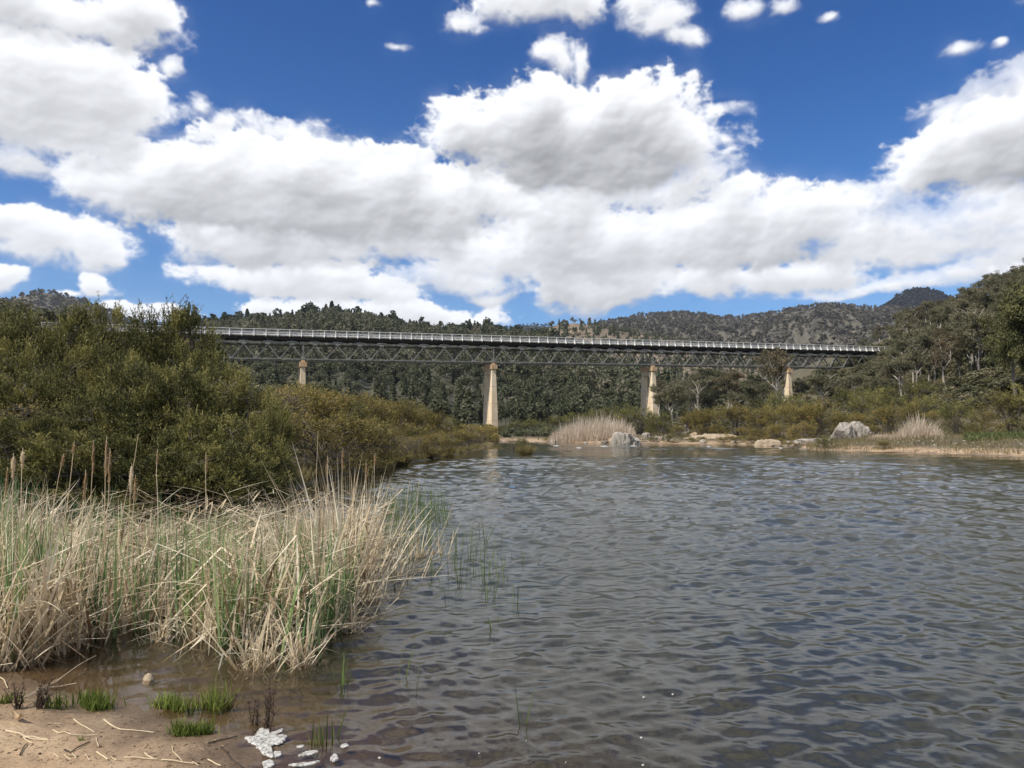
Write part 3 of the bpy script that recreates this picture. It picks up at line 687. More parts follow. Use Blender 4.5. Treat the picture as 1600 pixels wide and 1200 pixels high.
SH_MID = [(a, b) for a, b in protos(make_shrub, (41, 42, 43), 'shrub', L_BUSH, TWIG, ncl=95, ns=20, nl=12, ln=.026, wd=.0075, low=.0, twigs=170, crf=(.09, .16), Rr=.6)]
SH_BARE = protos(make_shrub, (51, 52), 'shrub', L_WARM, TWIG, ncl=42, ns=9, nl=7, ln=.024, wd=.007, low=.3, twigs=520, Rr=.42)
def plant(name, P, H, proto, label, cat, group=None, wide=1., rz=None, sink=.05):
    t = thing(name, label, cat, (P[0], P[1], P[2] - sink), group, rng.uniform(0, 6.28) if rz is None else rz, (H * wide, H * wide, H))
    link('trunk', proto[0], t); link('crown', proto[1], t)
    return t
def plant_px(name, px, Y, top, proto, label, cat, group=None, wide=1., hmul=1.):
    P = on(px, Y); H = (ztop(px, top, Y) - P[2]) * hmul
    return plant(name, P, max(H, .3), proto, label, cat, group, wide)
G_NL = 'olive tea tree shrubs massed on the near left bank'
near_left = [
 (-75, 21, 505, 'olive shrub of the tall thicket cut by the left edge of the photo', 1.0),
 (28, 23, 497, 'tall olive shrub in front of the pointed hill, at the far left of the thicket', .95),
 (104, 23.5, 486, 'tallest olive shrub, its domed top standing over the left end of the white bridge rail', .9),
 (190, 25, 503, 'broad olive shrub whose top just covers the bridge rail right of the tallest shrub', 1.0),
 (264, 24.5, 500, 'shrub with a thin wispy top shoot rising above the bridge rail', .95),
 (322, 22.5, 556, 'sunlit yellowish shrub just where the bridge rail comes into view', .95),
 (372, 21, 584, 'rounded shrub at the right shoulder of the tall thicket, below the rail', .9),
 (404, 19.5, 638, 'sunlit shrub forming the right edge of the tall thicket over dark shade', .72),
 (60, 18.5, 590, 'lower olive shrub behind the two leftmost cattail heads', 1.2),
 (158, 17.6, 612, 'lower dim shrub with grey twigs behind the middle of the reed bed', 1.25),
 (258, 18.4, 585, 'lower shrub with bare grey branches reaching over the reed bed', 1.2),
 (338, 17.4, 640, 'low bushy shrub behind the right half of the reed bed', 1.2),
 (392, 17.8, 684, 'lowest shrub of the thicket, bottom right beside the open water', 1.1),
 (-40, 18, 570, 'low shrub at the left edge behind the dry reeds', 1.1),
 (140, 20.5, 555, 'mid height olive shrub in front of the tallest shrub', 1.15),
 (232, 21, 566, 'mid height olive shrub below the wispy topped shrub', 1.1),
 (300, 20, 594, 'mid height shrub with bright yellow green sprays at the centre of the thicket', 1.1),
 (30, 20.5, 538, 'mid height olive shrub left of the tallest shrub', 1.1),
]
for i, (px, Y, top, lab, w) in enumerate(near_left):
    plant_px('shrub', px, Y, top, SH_NEAR[i % 4], lab, 'shrub', G_NL, w)
for px, Y, top in ((-30, 16.2, 655), (25, 16.0, 668), (80, 16.4, 660), (130, 15.8, 680), (180, 16.3, 672), (232, 16.1, 690), (285, 16.4, 684), (330, 16.2, 700), (372, 16.8, 716), (5, 17.5, 620), (105, 17.8, 635), (205, 17.6, 640)):
    plant_px('shrub', px, Y, top, (SH_NEAR[int(px) % 4] if px % 2 == 0 else SH_BARE[int(px) // 3 % 2]), 'low dim shrub skirting the foot of the tall thicket right behind the reed bed', 'shrub', 'low shrubs at the foot of the tall thicket', 1.7)
G_LB = 'shrubs lining the left river bank towards the bridge'
LB_A = 'ochre green shrub in the left bank row, first stretch right of the tall thicket'
LB_B = 'small bushy shrub in the far stretch of the left bank row, nearing the second pier'
strip = [(438, 31, 594), (474, 35, 602), (510, 38, 612), (532, 43, 622), (556, 47, 619), (588, 53, 622), (520, 34, 655), (572, 42, 650), (622, 60, 628), (652, 67, 636), (680, 73, 645), (705, 80, 654), (733, 90, 660), (757, 99, 668), (610, 47, 664), (648, 54, 668), (690, 64, 674), (722, 76, 676), (742, 86, 681), (548, 37, 672), (590, 41, 690), (630, 50, 688), (668, 58, 688)]
for i, (px, Y, top) in enumerate(strip):
    pr = (SH_WARM + SH_MID[:1])[i % 4] if i % 6 else SH_BARE[i % 2]
    plant_px('shrub', px, Y, top, pr, LB_A if px < 600 else LB_B, 'shrub', G_LB, 1.35 if top < 665 else 1.5)
wl_ = np.random.default_rng(66)
for px in np.concatenate([np.arange(506, 600, 17), np.arange(600, 768, 13)]):
    py = np.interp(px, [425, 520, 600, 655, 720, 765], [772, 745, 728, 720.5, 708, 697.5]); c = gp(px, py); c = c * np.array([1, 1, 0]) + np.array([-.25, .5, 0]) * np.clip(c[1] / 30, .8, 2.4)
    c[2] = gh(c[0], c[1]); plant('shrub', c, wl_.uniform(1.0, 1.9) * (1.25 if px < 600 else 1), (SH_WARM + SH_BARE)[wl_.integers(0, 5)], 'low twiggy shrub hanging over the water edge along the left bank', 'shrub', 'low shrubs at the left waterline', 1.6)
G_RB = 'shrubs along the far right bank'
right_b = [
 (1000, 120, 637, 'green shrub standing at the foot of the third pier', 1.3), (1034, 116, 645, 'green shrub right beside the foot of the third pier', 1.2), (972, 126, 648, 'dark green shrub rising behind the pale reed mound', 1.2),
 (1075, 113, 646, None, 1.3), (1106, 109, 636, None, 1.2), (1150, 106, 632, None, 1.35), (1192, 101, 638, None, 1.3), (1238, 96, 632, None, 1.3), (1272, 93, 626, None, 1.2),
 (1306, 96, 646, None, 1.2), (1342, 98, 645, None, 1.2), (1384, 93, 632, None, 1.2), (1416, 96, 630, None, 1.1), (1456, 99, 642, None, 1.2),
 (1060, 108, 664, None, 1.3), (1122, 104, 664, None, 1.4), (1170, 98, 668, None, 1.4), (1212, 92, 662, None, 1.4), (1258, 87, 660, None, 1.4), (1318, 92, 664, None, 1.3), (1368, 88, 664, None, 1.2),
 (1494, 86, 626, 'dark rounded shrub standing alone right of the tall pale reed clump', 1.15), (1536, 90, 640, 'shrub between the dark rounded shrub and the right edge, above the green ground cover', 1.1), (1578, 84, 612, 'large grey green shrub at the right edge of the photo above the grassy bar', 1.15), (1625, 82, 604, 'large shrub cut off by the right edge of the photo', 1.2)]
for i, (px, Y, top, lab, w) in enumerate(right_b):
    plant_px('shrub', px, Y, top, (SH_MID if i in (0, 1, 2, 21, 24) else SH_WARM)[i % 3], lab or 'rounded ochre green shrub in the belt behind the boulders on the far right bank', 'shrub', G_RB, w * 1.08)
back = [(805, 150, 658), (835, 158, 655), (868, 165, 650), (905, 170, 646), (935, 172, 640), (782, 148, 668), (850, 140, 668), (890, 150, 664), (760, 160, 664), (960, 176, 634)]
for i, (px, Y, top) in enumerate(back):
    plant_px('shrub', px, Y, top, SH_MID[i % 3], 'dark green shrub behind the sandy point between the second pier and the pale reed mound', 'shrub', 'shrubs behind the sandy point', 1.5)
plant_px('shrub', 1246, 128, 618, SH_MID[0], 'bushy shrub hiding the foot of the fourth pier at its right side', 'shrub', None, 1.0)
plant_px('shrub', 1206, 132, 614, SH_MID[1], 'bushy shrub hiding the foot of the fourth pier at its left side', 'shrub', None, 1.0)
rb_ = np.random.default_rng(91)
for px in (858, 888, 1022, 1046, 1084, 1098, 1132, 1152, 1178, 1222, 1236, 1252, 1296, 1390):
    py = np.interp(px, [840, 960, 1130, 1225, 1262, 1330, 1400], [691, 693.4, 693.6, 697.5, 703, 705, 706.5]); c = gp(px, py) + np.array([.3, 1.6, 0]); c[2] = gh(c[0], c[1])
    plant('shrub', c, rb_.uniform(.5, 1.1), (SH_WARM + SH_MID)[rb_.integers(0, 6)], 'knee high shrub at the far waterline, breaking up the sand strip', 'shrub', 'low shrubs at the far waterline', 1.7)
und = [(1352, 122, 612), (1392, 128, 604), (1432, 132, 596), (1470, 136, 590), (1512, 128, 596), (1552, 124, 590), (1596, 120, 575), (1640, 120, 560), (1410, 150, 585), (1460, 158, 575), (1530, 150, 570), (1580, 140, 560), (1330, 140, 606), (1490, 118, 612), (1375, 165, 590), (1445, 116, 618)]
for i, (px, Y, top) in enumerate(und):
    plant_px('shrub', px, Y, top, (SH_MID + SH_BARE)[i % 5], 'grey green scrub bush in the understorey at the foot of the right hillside', 'shrub', 'understorey scrub at the foot of the right hillside', 1.3)
# gum trees
def make_gum(seed, spread=.32, ncl=52, nlv=120, tilt=.10, lo=.45, ln=.030, wd=.011, sides=6, flat=.6, cl=.085, dense=False):
    g = np.random.default_rng(seed); w, l = MB(), MB()
    th = g.uniform(0, 6.28); lean = np.array([math.cos(th), math.sin(th), 0]) * tilt * g.uniform(.3, 1.3)
    fork = g.uniform(.3, .48); tp = lean * fork + np.array([0, 0, fork])
    w.tube(curve((0, 0, -.03), tp, 0, 7, g, .06), np.linspace(.021, .014, 7), sides)
    ends = []
    for k in range(g.integers(4, 6)):
        a = g.uniform(0, 6.28); q = tp + np.array([math.cos(a), math.sin(a), 0]) * spread * g.uniform(.25, .8) + np.array([0, 0, g.uniform(.22, .55)]) + lean * .4
        q[2] = min(q[2], .95)
        st = curve((0, 0, -.03), tp, 0, 7, g, .0)[g.integers(4, 7)] * 0 + tp
        c = curve(st, q, .06, 7, g, .14); w.tube(c, np.linspace(.011, .0035, 7), 5)
        for j in range(g.integers(3, 5)):
            s_ = c[g.integers(2, 6)]; a2 = g.uniform(0, 6.28)
            q2 = s_ + np.array([math.cos(a2) * spread * .5, math.sin(a2) * spread * .5, g.uniform(.02, .22)]) * g.uniform(.6, 1.2)
            c2 = curve(s_, q2, .05, 5, g, .15); w.tube(c2, np.linspace(.005, .0018, 5), 4); ends += [c2[-1], c2[3]]
        ends += [c[-1], c[-1]]
    ends = np.array(ends)
    for k in range(ncl):
        c = ends[g.integers(0, len(ends))] + g.normal(size=3) * np.array([.035, .035, .03])
        if dense: c = c + g.normal(size=3) * .05 - np.array([0, 0, g.uniform(0, .25)])
        c[2] = min(max(c[2], lo * .6), 1.0)
        u = g.normal(size=(nlv, 3)); u /= np.linalg.norm(u, axis=1)[:, None]
        P_ = c + u * (g.uniform(.15, 1, nlv) ** .6)[:, None] * cl * np.array([1, 1, flat]) * g.uniform(.7, 1.35)
        d = g.normal(size=(nlv, 3)) * .7 + np.array([0, 0, -.35])
        l.leaves(P_, d, ln * g.uniform(.6, 1.3, nlv), wd, g, np.clip(g.normal(.5, .14) + g.normal(size=nlv) * .1, 0, 1))
    return w, l
GUM = protos(make_gum, (61, 62, 63, 64), 'gum', L_GUM, PALE_BARK, ncl=72, nlv=75, cl=.060, flat=.75)
GUMG = protos(make_gum, (65, 66, 67), 'gum', L_GUM, BARK_GREY, ncl=80, nlv=90, spread=.32, cl=.072, tilt=.08)
RUST = protos(make_gum, (71, 72), 'gum', L_RUST, PALE_BARK, ncl=64, nlv=70, tilt=.14, cl=.058)
LUSH = protos(make_gum, (81,), 'lush', L_LUSH, BARK_GREY, ncl=170, nlv=230, spread=.42, cl=.085, dense=True, lo=.15, ln=.026, wd=.011)
BARE = protos(make_gum, (91, 92), 'dead', L_RUST, PALE_BARK, ncl=5, nlv=30, tilt=.2)
def tree_px(px, Y, top, proto, label, group=None, wide=1., H=None, name='gum_tree'):
    P = on(px, Y)
    H = H or max(ztop(px, top, Y) - P[2], 3.)
    return plant(name, P, H, proto, label, 'tree', group, wide, sink=.2)
tree_px(1214, 150, 536, RUST[0], 'brownish gum tree standing in front of the bridge deck, hiding the fourth pier', None, .85)
tree_px(1585, 108, 452, LUSH[0], 'big dense yellow green tree at the right edge of the photo on the lower hillside', None, .8, name='broadleaf_tree')
tree_px(1640, 116, 446, LUSH[0], 'dense dark green tree behind the big yellow green tree, cut off by the right edge', None, .75, name='broadleaf_tree')
tree_px(8, 42, 462, GUMG[0], 'small grey green gum tree above the thicket at the left edge of the photo', None, .8)
tree_px(-40, 45, 470, GUMG[1], 'gum tree just beyond the left edge of the photo behind the thicket', None, .9)
tree_px(1322, 262, 520, BARE[0], 'leafless grey tree leaning above the bridge rail near its right end', None, .9, name='dead_tree')
tree_px(1538, 150, 470, BARE[1], 'tall pale limbed half bare tree on the right hillside left of the big green tree', None, .8, name='dead_tree')
tree_px(1300, 225, 590, BARE[0], 'slender bare pale trunk under the right end of the bridge', None, .5, name='dead_tree')
tree_px(1090, 175, 585, BARE[1], 'pale leaning bare trunk among the gums right of the third pier', None, 1.0, name='dead_tree')
tr_ = np.random.default_rng(77)
G_MID = 'gum trees behind and below the bridge, right of the third pier'
for i in range(46):
    px = tr_.uniform(1030, 1395); Y = tr_.uniform(150, 330)
    if 1196 < px < 1262 and Y < 224: Y = tr_.uniform(232, 330)
    top = tr_.uniform(572, 604) + (12 if px < 1060 else 0) - (6 if px > 1300 else 0)
    tree_px(px, Y, top, (GUMG + GUM + RUST[:1])[i % 8], 'olive gum tree in the dense stand under the bridge, right of the third pier', G_MID, tr_.uniform(1.0, 1.4))
G_HILL = 'gum trees on the right hillside'
def skyline(px): return np.interp(px, [1340, 1370, 1400, 1440, 1480, 1500, 1520, 1545, 1565, 1590, 1640, 1700], [545, 508, 488, 478, 464, 458, 448, 434, 418, 408, 398, 390])
k = 0
for i in range(1500):
    if k >= 200: break
    px = tr_.uniform(1345, 1690); Y = tr_.uniform(128, 290)
    P = on(px, Y)
    if P[2] < 2.2: continue
    H = tr_.uniform(7, 12.5)
    py = 672 - F * (P[2] + H - EYE) / Y
    sk = skyline(px)
    if py < sk - 2:
        H = EYE + (672 - sk) * Y / F - P[2]
        if H < 4.5: continue
    if px < 1412 and Y < 252 and py < 578:
        H = EYE + (672 - tr_.uniform(580, 600)) * Y / F - P[2]
        if H < 3: continue
    pr = (GUM + GUMG + RUST)[tr_.integers(0, 9)]
    u = px > 1500
    lab = ('rust tinged gum tree with thin crown on the right hillside' if pr in RUST else 'pale trunked grey green gum tree on the right hillside' if pr in GUM else 'leafy dark green gum tree on the right hillside')
    plant('gum_tree', P, H, pr, lab, 'tree', {True: 'rust tinged gums on the right hillside'}.get(pr in RUST, 'pale trunked gums on the right hillside' if pr in GUM else 'leafy gums on the right hillside'), tr_.uniform(.85, 1.15), sink=.2)
    k += 1
print('hill trees', k)

# second rows that close the thickets, and the scrub that covers the slopes as one mass
fr_ = np.random.default_rng(88)
LB_C = 'shrub of the thicket behind the left waterside row, towards the first pier'
for i in range(34):
    px = fr_.uniform(432, 770); Y0 = np.interp(px, [430, 520, 600, 700, 770], [30, 44, 56, 80, 104]); Y = Y0 * fr_.uniform(1.12, 1.75)
    top = np.interp(px, [430, 470, 520, 620, 700, 770], [596, 606, 618, 632, 652, 668]) + fr_.uniform(0, 10)
    plant_px('shrub', px, Y, top, (SH_WARM + SH_MID)[i % 6], LB_C, 'shrub', 'shrubs of the thicket behind the left bank row', 1.3)
def scrub(n, fn, hmin, hmax, lab, seed, material, nf=420):
    g = np.random.default_rng(seed); P_ = fn(g, n)
    o = wood('undergrowth', lab, None, ['round'], len(P_), hmin, hmax, material, seed, nf=nf, pos=P_, wide=1.7); o['category'] = 'undergrowth'; o.location.z = -.6
def slope_pts(g, n):
    px = g.uniform(1330, 1720, n); Y = g.uniform(115, 300, n); x = (px - 800) * Y / F; z = ground_h(x, Y); P_ = np.stack([x, Y, z], -1); return P_
scrub(2300, slope_pts, 1.6, 3.6, 'grey green scrub covering the ground between the trees of the right hillside', 801, L_GUM)
def flat_pts(g, n):
    px = g.uniform(940, 1400, n); Y = g.uniform(122, 330, n); k = ~((px > 1200) & (px < 1258) & (Y < 222)); px, Y = px[k], Y[k]; x = (px - 800) * Y / F; return np.stack([x, Y, ground_h(x, Y)], -1)
scrub(1300, flat_pts, 1.6, 3.2, 'low scrub covering the flat under the bridge right of the third pier', 802, L_GUM)
def back_pts(g, n):
    px = g.uniform(745, 960, n); Y = g.uniform(132, 262, n); x = (px - 800) * Y / F; return np.stack([x, Y, ground_h(x, Y)], -1)
scrub(500, back_pts, 1.2, 2.8, 'low dark scrub behind the sandy point around the second pier', 803, L_HILL)
def lback_pts(g, n):
    px = g.uniform(330, 770, n); Y0 = np.interp(px, [430, 520, 600, 700, 770], [30, 44, 56, 80, 104]); Y = Y0 + (250 - Y0) * g.uniform(.03, 1, n) ** 1.6; x = (px - 800) * Y / F; return np.stack([x, Y, ground_h(x, Y)], -1)
scrub(1100, lback_pts, .8, 1.9, 'low scrub covering the flat behind the left bank as far as the bridge', 804, L_WARM)
def nl_pts(g, n):
    px = g.uniform(-160, 430, n); Y = g.uniform(14.8, 30, n); x = (px - 800) * Y / F; k = shore_dist(x, Y) > .25; return np.stack([x, Y, ground_h(x, Y)], -1)[k]
scrub(420, nl_pts, .35, .8, 'dim leafy undergrowth on the ground beneath the near left shrubs', 805, L_BUSH, 260)
def lslope_pts(g, n):
    x = g.uniform(-330, -48, n); y = g.uniform(80, 330, n); return np.stack([x, y, ground_h(x, y)], -1)
scrub(1500, lslope_pts, 2.5, 6.0, 'scrubby woodland on the rise at the left end of the bridge', 806, L_GUM, 260)
# ------------------------------------------------------------------ reeds
STRAW = leaf_mat('dry_reed_straw', [(0, (.13, .075, .04)), (.22, (.32, .225, .13)), (.5, (.65, .52, .335)), (1, (.88, .79, .60))], .3)
GREENR = leaf_mat('green_reed_leaf', [(0, (.045, .075, .022)), (.5, (.12, .18, .05)), (1, (.25, .30, .09))], .35)
BLUEGR = leaf_mat('bluish_cattail_leaf', [(0, (.05, .095, .05)), (.5, (.15, .25, .10)), (1, (.31, .40, .15))], .35)
PALEREED = leaf_mat('pale_plume_reed', [(0, (.30, .21, .14)), (.5, (.52, .41, .30)), (1, (.68, .58, .46))], .35)
GRASSM = leaf_mat('bright_grass', [(0, (.05, .075, .014)), (.5, (.15, .20, .036)), (1, (.30, .33, .08))], .3)
TUSS = leaf_mat('golden_tussock', [(0, (.10, .085, .03)), (.5, (.24, .19, .07)), (1, (.38, .31, .14))], .3)
DARKW = leaf_mat('dark_dead_weed', [(0, (.030, .020, .014)), (1, (.10, .065, .045))], .05)
HEADM = leaf_mat('cattail_seed_head', [(0, (.16, .09, .045)), (.5, (.38, .25, .13)), (1, (.58, .44, .28))], .2)
def blades(mb, base, lean, length, width, g, tint, seg=5, bend=.25, broken=None):
    """curved ribbons; a broken one folds over part of the way up"""
    n = len(base); hd = g.uniform(0, 6.28, n)
    lean = np.asarray(lean, float)
    t = np.linspace(0, 1, seg + 1)
    d0 = lean + np.array([0, 0, 1.]); d0 /= np.linalg.norm(d0, axis=1)[:, None]
    bd = np.stack([np.cos(hd), np.sin(hd), 0 * hd], -1) * .5 + lean * .8
    bd *= (bend * g.uniform(.2, 1.4, n))[:, None]
    pts = np.zeros((n, seg + 1, 3)); pts[:, 0] = base
    brk = np.full(n, 9.) if broken is None else np.where(g.uniform(size=n) < broken, g.uniform(.3, .8, n), 9.)
    fold = np.stack([np.cos(hd), np.sin(hd), g.uniform(-1.2, .25, n)], -1); fold /= np.linalg.norm(fold, axis=1)[:, None]
    step = np.asarray(length)[:, None] / seg
    d = d0.copy()
    for i in range(1, seg + 1):
        dd = d + bd * t[i] * 1.4 - np.array([0, 0, 1.]) * (np.linalg.norm(bd, axis=1) * t[i] * .5)[:, None]
        dd /= np.linalg.norm(dd, axis=1)[:, None]
        dd = np.where((t[i] > brk)[:, None], fold, dd)
        pts[:, i] = pts[:, i - 1] + dd * step
    sd = np.stack([-np.sin(hd + .9), np.cos(hd + .9), 0 * hd], -1)
    wt = np.clip(1.25 - t ** 2 * 1.2, .08, 1) if True else t
    off = sd[:, None] * (np.asarray(width)[:, None] * wt / 2)[..., None]
    v = np.stack([pts - off, pts + off], 2).reshape(n, -1, 3)
    q = np.array([(2 * i, 2 * i + 1, 2 * i + 3, 2 * i + 2) for i in range(seg)])
    f = (q[None] + (np.arange(n) * 2 * (seg + 1))[:, None, None]).reshape(-1, 4)
    tv = np.clip(np.asarray(tint)[:, None] + np.repeat(t * .15, 2)[None] - .05, 0, 1)
    mb.add(v.reshape(-1, 3), f, tv.ravel())
def in_poly(x, y, P):
    ins = np.zeros(x.shape, bool)
    for i in range(len(P)):
        (ax, ay), (bx, by) = P[i], P[(i + 1) % len(P)]
        if by != ay: ins ^= ((ay > y) != (by > y)) & (x < (bx - ax) * (y - ay) / (by - ay) + ax)
    return ins
BED = [W2(-260, 1040), W2(-40, 1056), W2(50, 1044), W2(95, 1026), W2(135, 1010), W2(230, 992), W2(290, 1000), W2(345, 1012), W2(385, 1040), W2(420, 1040), W2(450, 1020), W2(470, 1035), W2(500, 1020), W2(530, 985), W2(545, 950), W2(572, 930), W2(598, 905), W2(602, 870), W2(600, 845), (-1.9, 13.5), (-5, 14.5), (-9, 14), (-10, 9)]
def scatter(n, P, g, dens=None):
    P = np.array(P); out = []
    lo, hi = P.min(0), P.max(0); tot = 0
    while tot < n:
        x = g.uniform(lo[0], hi[0], n * 2); y = g.uniform(lo[1], hi[1], n * 2)
        k = in_poly(x, y, P)
        if dens is not None: k &= g.uniform(size=len(x)) < dens(x, y)
        out.append(np.stack([x[k], y[k]], -1)); tot += k.sum()
    return np.concatenate(out)[:n]
def based(xy): return np.concatenate([xy, ground_h(xy[:, 0], xy[:, 1])[:, None] - .02], 1)
g = np.random.default_rng(101)
frontness = lambda x, y: np.clip(1.15 - (np.hypot(x, y) - 5.5) / 9, .15, 1)
mb = MB()
xy = scatter(10500, BED, g, lambda x, y: frontness(x, y) * np.clip(.40 + 1.7 * fbm(x * 1.5, y * 1.5, 3, 401), .04, 1))
cl_ = np.stack([fbm(xy[:, 0] * .9, xy[:, 1] * .9, 2, 410), fbm(xy[:, 0] * .9, xy[:, 1] * .9, 2, 420)], -1) * .55
tall = .72 + .28 * np.clip(.5 + 1.3 * fbm(xy[:, 0] * .8, xy[:, 1] * .8, 3, 430), 0, 1.1)
edge_ = np.clip(.35 + (np.hypot(xy[:, 0], xy[:, 1]) - 5.6) / 1.6, .4, 1)
n = len(xy)
pxx = 800 + F * xy[:, 0] / xy[:, 1]; colm = np.interp(pxx, [-100, 0, 60, 140, 200, 300, 400, 460, 520, 560, 600], [1.0, 1.08, .95, .84, .74, .80, .82, 1.0, 1.14, 1.12, .85]) + .30 * np.exp(-((pxx - 555) / 42) ** 2) + .10 * np.exp(-((pxx - 440) / 60) ** 2)
ln = g.uniform(.70, 1.50, n) * tall * edge_ * colm
wdt = np.where(g.uniform(size=n) < .48, g.uniform(.014, .027, n), g.uniform(.006, .013, n))
blades(mb, based(xy), np.concatenate([cl_ + g.normal(size=(n, 2)) * np.where(g.uniform(size=n) < .4, .55, .22)[:, None] + np.array([.06, 0]), np.zeros((n, 1))], 1), ln, wdt, g, np.clip(g.normal(.58, .27, n), 0, 1), 6, .24, .5)
# fallen litter, lying across the bed
xy = scatter(4600, BED, g, frontness); n = len(xy); th = g.uniform(0, 6.28, n)
b_ = based(xy); b_[:, 2] = np.maximum(b_[:, 2], 0) + g.uniform(.0, .75, n) ** 1.3
blades(mb, b_, np.stack([np.cos(th) * 2.4, np.sin(th) * 2.4, 0 * th], -1), g.uniform(.3, .9, n), g.uniform(.008, .022, n), g, np.clip(g.normal(.52, .25, n), 0, 1), 4, .3, .3)
# stubby fans where the bed meets the open water
for px, py, nn in ((405, 1042, 60), (470, 1040, 70), (255, 1000, 40), (540, 985, 45), (575, 940, 40), (655, 868, 45), (690, 862, 18), (628, 905, 16), (600, 935, 10)):
    c = gp(px, py); a = g.uniform(0, 6.28, nn)
    bb = np.stack([c[0] + g.normal(size=nn) * .05, c[1] + g.normal(size=nn) * .05, np.full(nn, -.06)], -1)
    blades(mb, bb, np.stack([np.cos(a), np.sin(a), 0 * a], -1) * g.uniform(.1, .9, nn)[:, None], g.uniform(.15, .62, nn), g.uniform(.007, .014, nn), g, np.clip(g.normal(.6, .2, nn), 0, 1), 5, .4, .3)
stuff(mb.build('dry_reeds', STRAW), 'tangled bed of dry straw coloured cattail reeds at the near left water edge', 'reeds')
mb = MB()
def gden(x, y):
    px = 800 + F * x / np.maximum(y, .1); py = 672 + F * EYE / np.maximum(y, .1)
    return np.clip(.12 + 1.5 * fbm(x * .8 + 4, y * .8, 3, 440) + .5 * np.exp(-((px - 390) / 110) ** 2) + .35 * np.exp(-((px - 560) / 60) ** 2) + .3 * np.exp(-((px - 30) / 60) ** 2), .02, 1)
cc_ = scatter(400, BED, g, lambda x, y: gden(x, y) * frontness(x, y)); xy = np.repeat(cc_, 8, 0) + g.normal(size=(3200, 2)) * .035; n = len(xy)
blades(mb, based(xy), np.concatenate([g.normal(size=(n, 2)) * .10, np.zeros((n, 1))], 1), g.uniform(.55, 1.12, n) * np.clip(.35 + (np.hypot(xy[:, 0], xy[:, 1]) - 5.6) / 1.8, .4, 1), g.uniform(.013, .026, n), g, np.clip(np.repeat(g.normal(.5, .2, 400), 8) + g.normal(size=n) * .12, 0, 1), 5, .12, .06)
stuff(mb.build('green_reeds', BLUEGR), 'young bluish green cattail leaves growing up through the dry reed bed', 'reeds')
mb = MB(); FR = [W2(590, 905), W2(640, 880), W2(690, 850), W2(705, 815), W2(690, 790), W2(640, 775), W2(600, 785)]
xy = scatter(430, FR, g, lambda x, y: np.clip(.5 + 1.6 * fbm(x * 1.6, y * 1.2, 2, 450), .02, 1)); n = len(xy)
b_ = based(xy); b_[:, 2] = -.25
blades(mb, b_, np.concatenate([g.normal(size=(n, 2)) * .10, np.zeros((n, 1))], 1), g.uniform(.45, 1.0, n), g.uniform(.006, .013, n), g, np.clip(g.normal(.5, .2, n), 0, 1), 5, .15, .05)
xy = scatter(150, [W2(430, 1040), W2(560, 960), W2(640, 905), W2(800, 940), W2(800, 850), W2(700, 830), W2(600, 900), W2(500, 1000)], g, lambda x, y: np.clip(.4 + 1.8 * fbm(x * 1.6, y * 1.2, 2, 455), .02, 1)); n = len(xy)
b_ = based(xy); b_[:, 2] = -.25
blades(mb, b_, np.concatenate([g.normal(size=(n, 2)) * .08, np.zeros((n, 1))], 1), g.uniform(.3, .62, n), g.uniform(.004, .009, n), g, np.clip(g.normal(.4, .2, n), 0, 1), 5, .12, .04)
stuff(mb.build('green_sedge', GREENR), 'thin green sedge thinning out into the open water right of the reed bed', 'sedge')
# single clumps of green shoots standing in the water
shoot = [(740, 870, 55, 5), (757, 905, 70, 7), (820, 880, 42, 3), (805, 945, 45, 6), (765, 935, 60, 4), (717, 915, 75, 8), (790, 905, 40, 3), (886, 872, 24, 3), (842, 880, 16, 2), (700, 935, 30, 3), (648, 1070, 42, 3), (626, 1060, 70, 2), (590, 1030, 28, 2), (531, 1070, 60, 8), (822, 1130, 75, 3), (780, 970, 28, 2), (735, 840, 50, 6), (715, 860, 60, 7), (680, 900, 50, 5), (770, 985, 34, 2), (500, 1158, 22, 14)]
for px, py, h, nn in shoot:
    c = gp(px, py); D = c[1]; mb = MB(); hh = h * D / F
    bb = np.stack([g.normal(size=nn) * .02 * D / 6, g.normal(size=nn) * .02, np.full(nn, -.12)], -1)
    if (px, py) == (500, 1158): bb *= np.array([2.2, 2, .4])
    blades(mb, bb, np.concatenate([g.normal(size=(nn, 2)) * .12, np.zeros((nn, 1))], 1), (hh + .12) * g.uniform(.6, 1.05, nn), g.uniform(.005, .010, nn), g, np.clip(g.normal(.5, .2, nn), 0, 1), 5, .15)
    o = mb.build('water_shoots', GREENR if py < 1150 else GRASSM); o.location = (c[0], c[1], 0)
    lab = 'short bright grass sprig in the shallows right of the white foam' if py == 1158 else 'pair of reed stems standing alone out in the rippled shallows' if px == 822 and py == 1130 else 'thin clump of green shoots standing in open water off the reed bed'
    tag(o, lab, 'water plant', None if ('sprig' in lab or 'pair' in lab) else 'green shoots in the open water')
o = MB(); nn = 7; a = np.array([0, .4, 2.9, 3.3, .1, 1.5, 3.1])
blades(o, np.zeros((nn, 3)) - np.array([0, 0, .1]), np.stack([np.cos(a), 0 * a, 0 * a], -1) * np.array([.2, .5, .5, .2, .9, .1, .8])[:, None], np.array([.45, .55, .55, .5, .6, .62, .5]), np.full(nn, .012), g, np.full(nn, .8), 7, .7)
o = o.build('water_shoots', GREENR); c = gp(757, 846); o.location = tuple(c); tag(o, 'pale green plant with arching leaves standing in the water beyond the sedge', 'water plant')
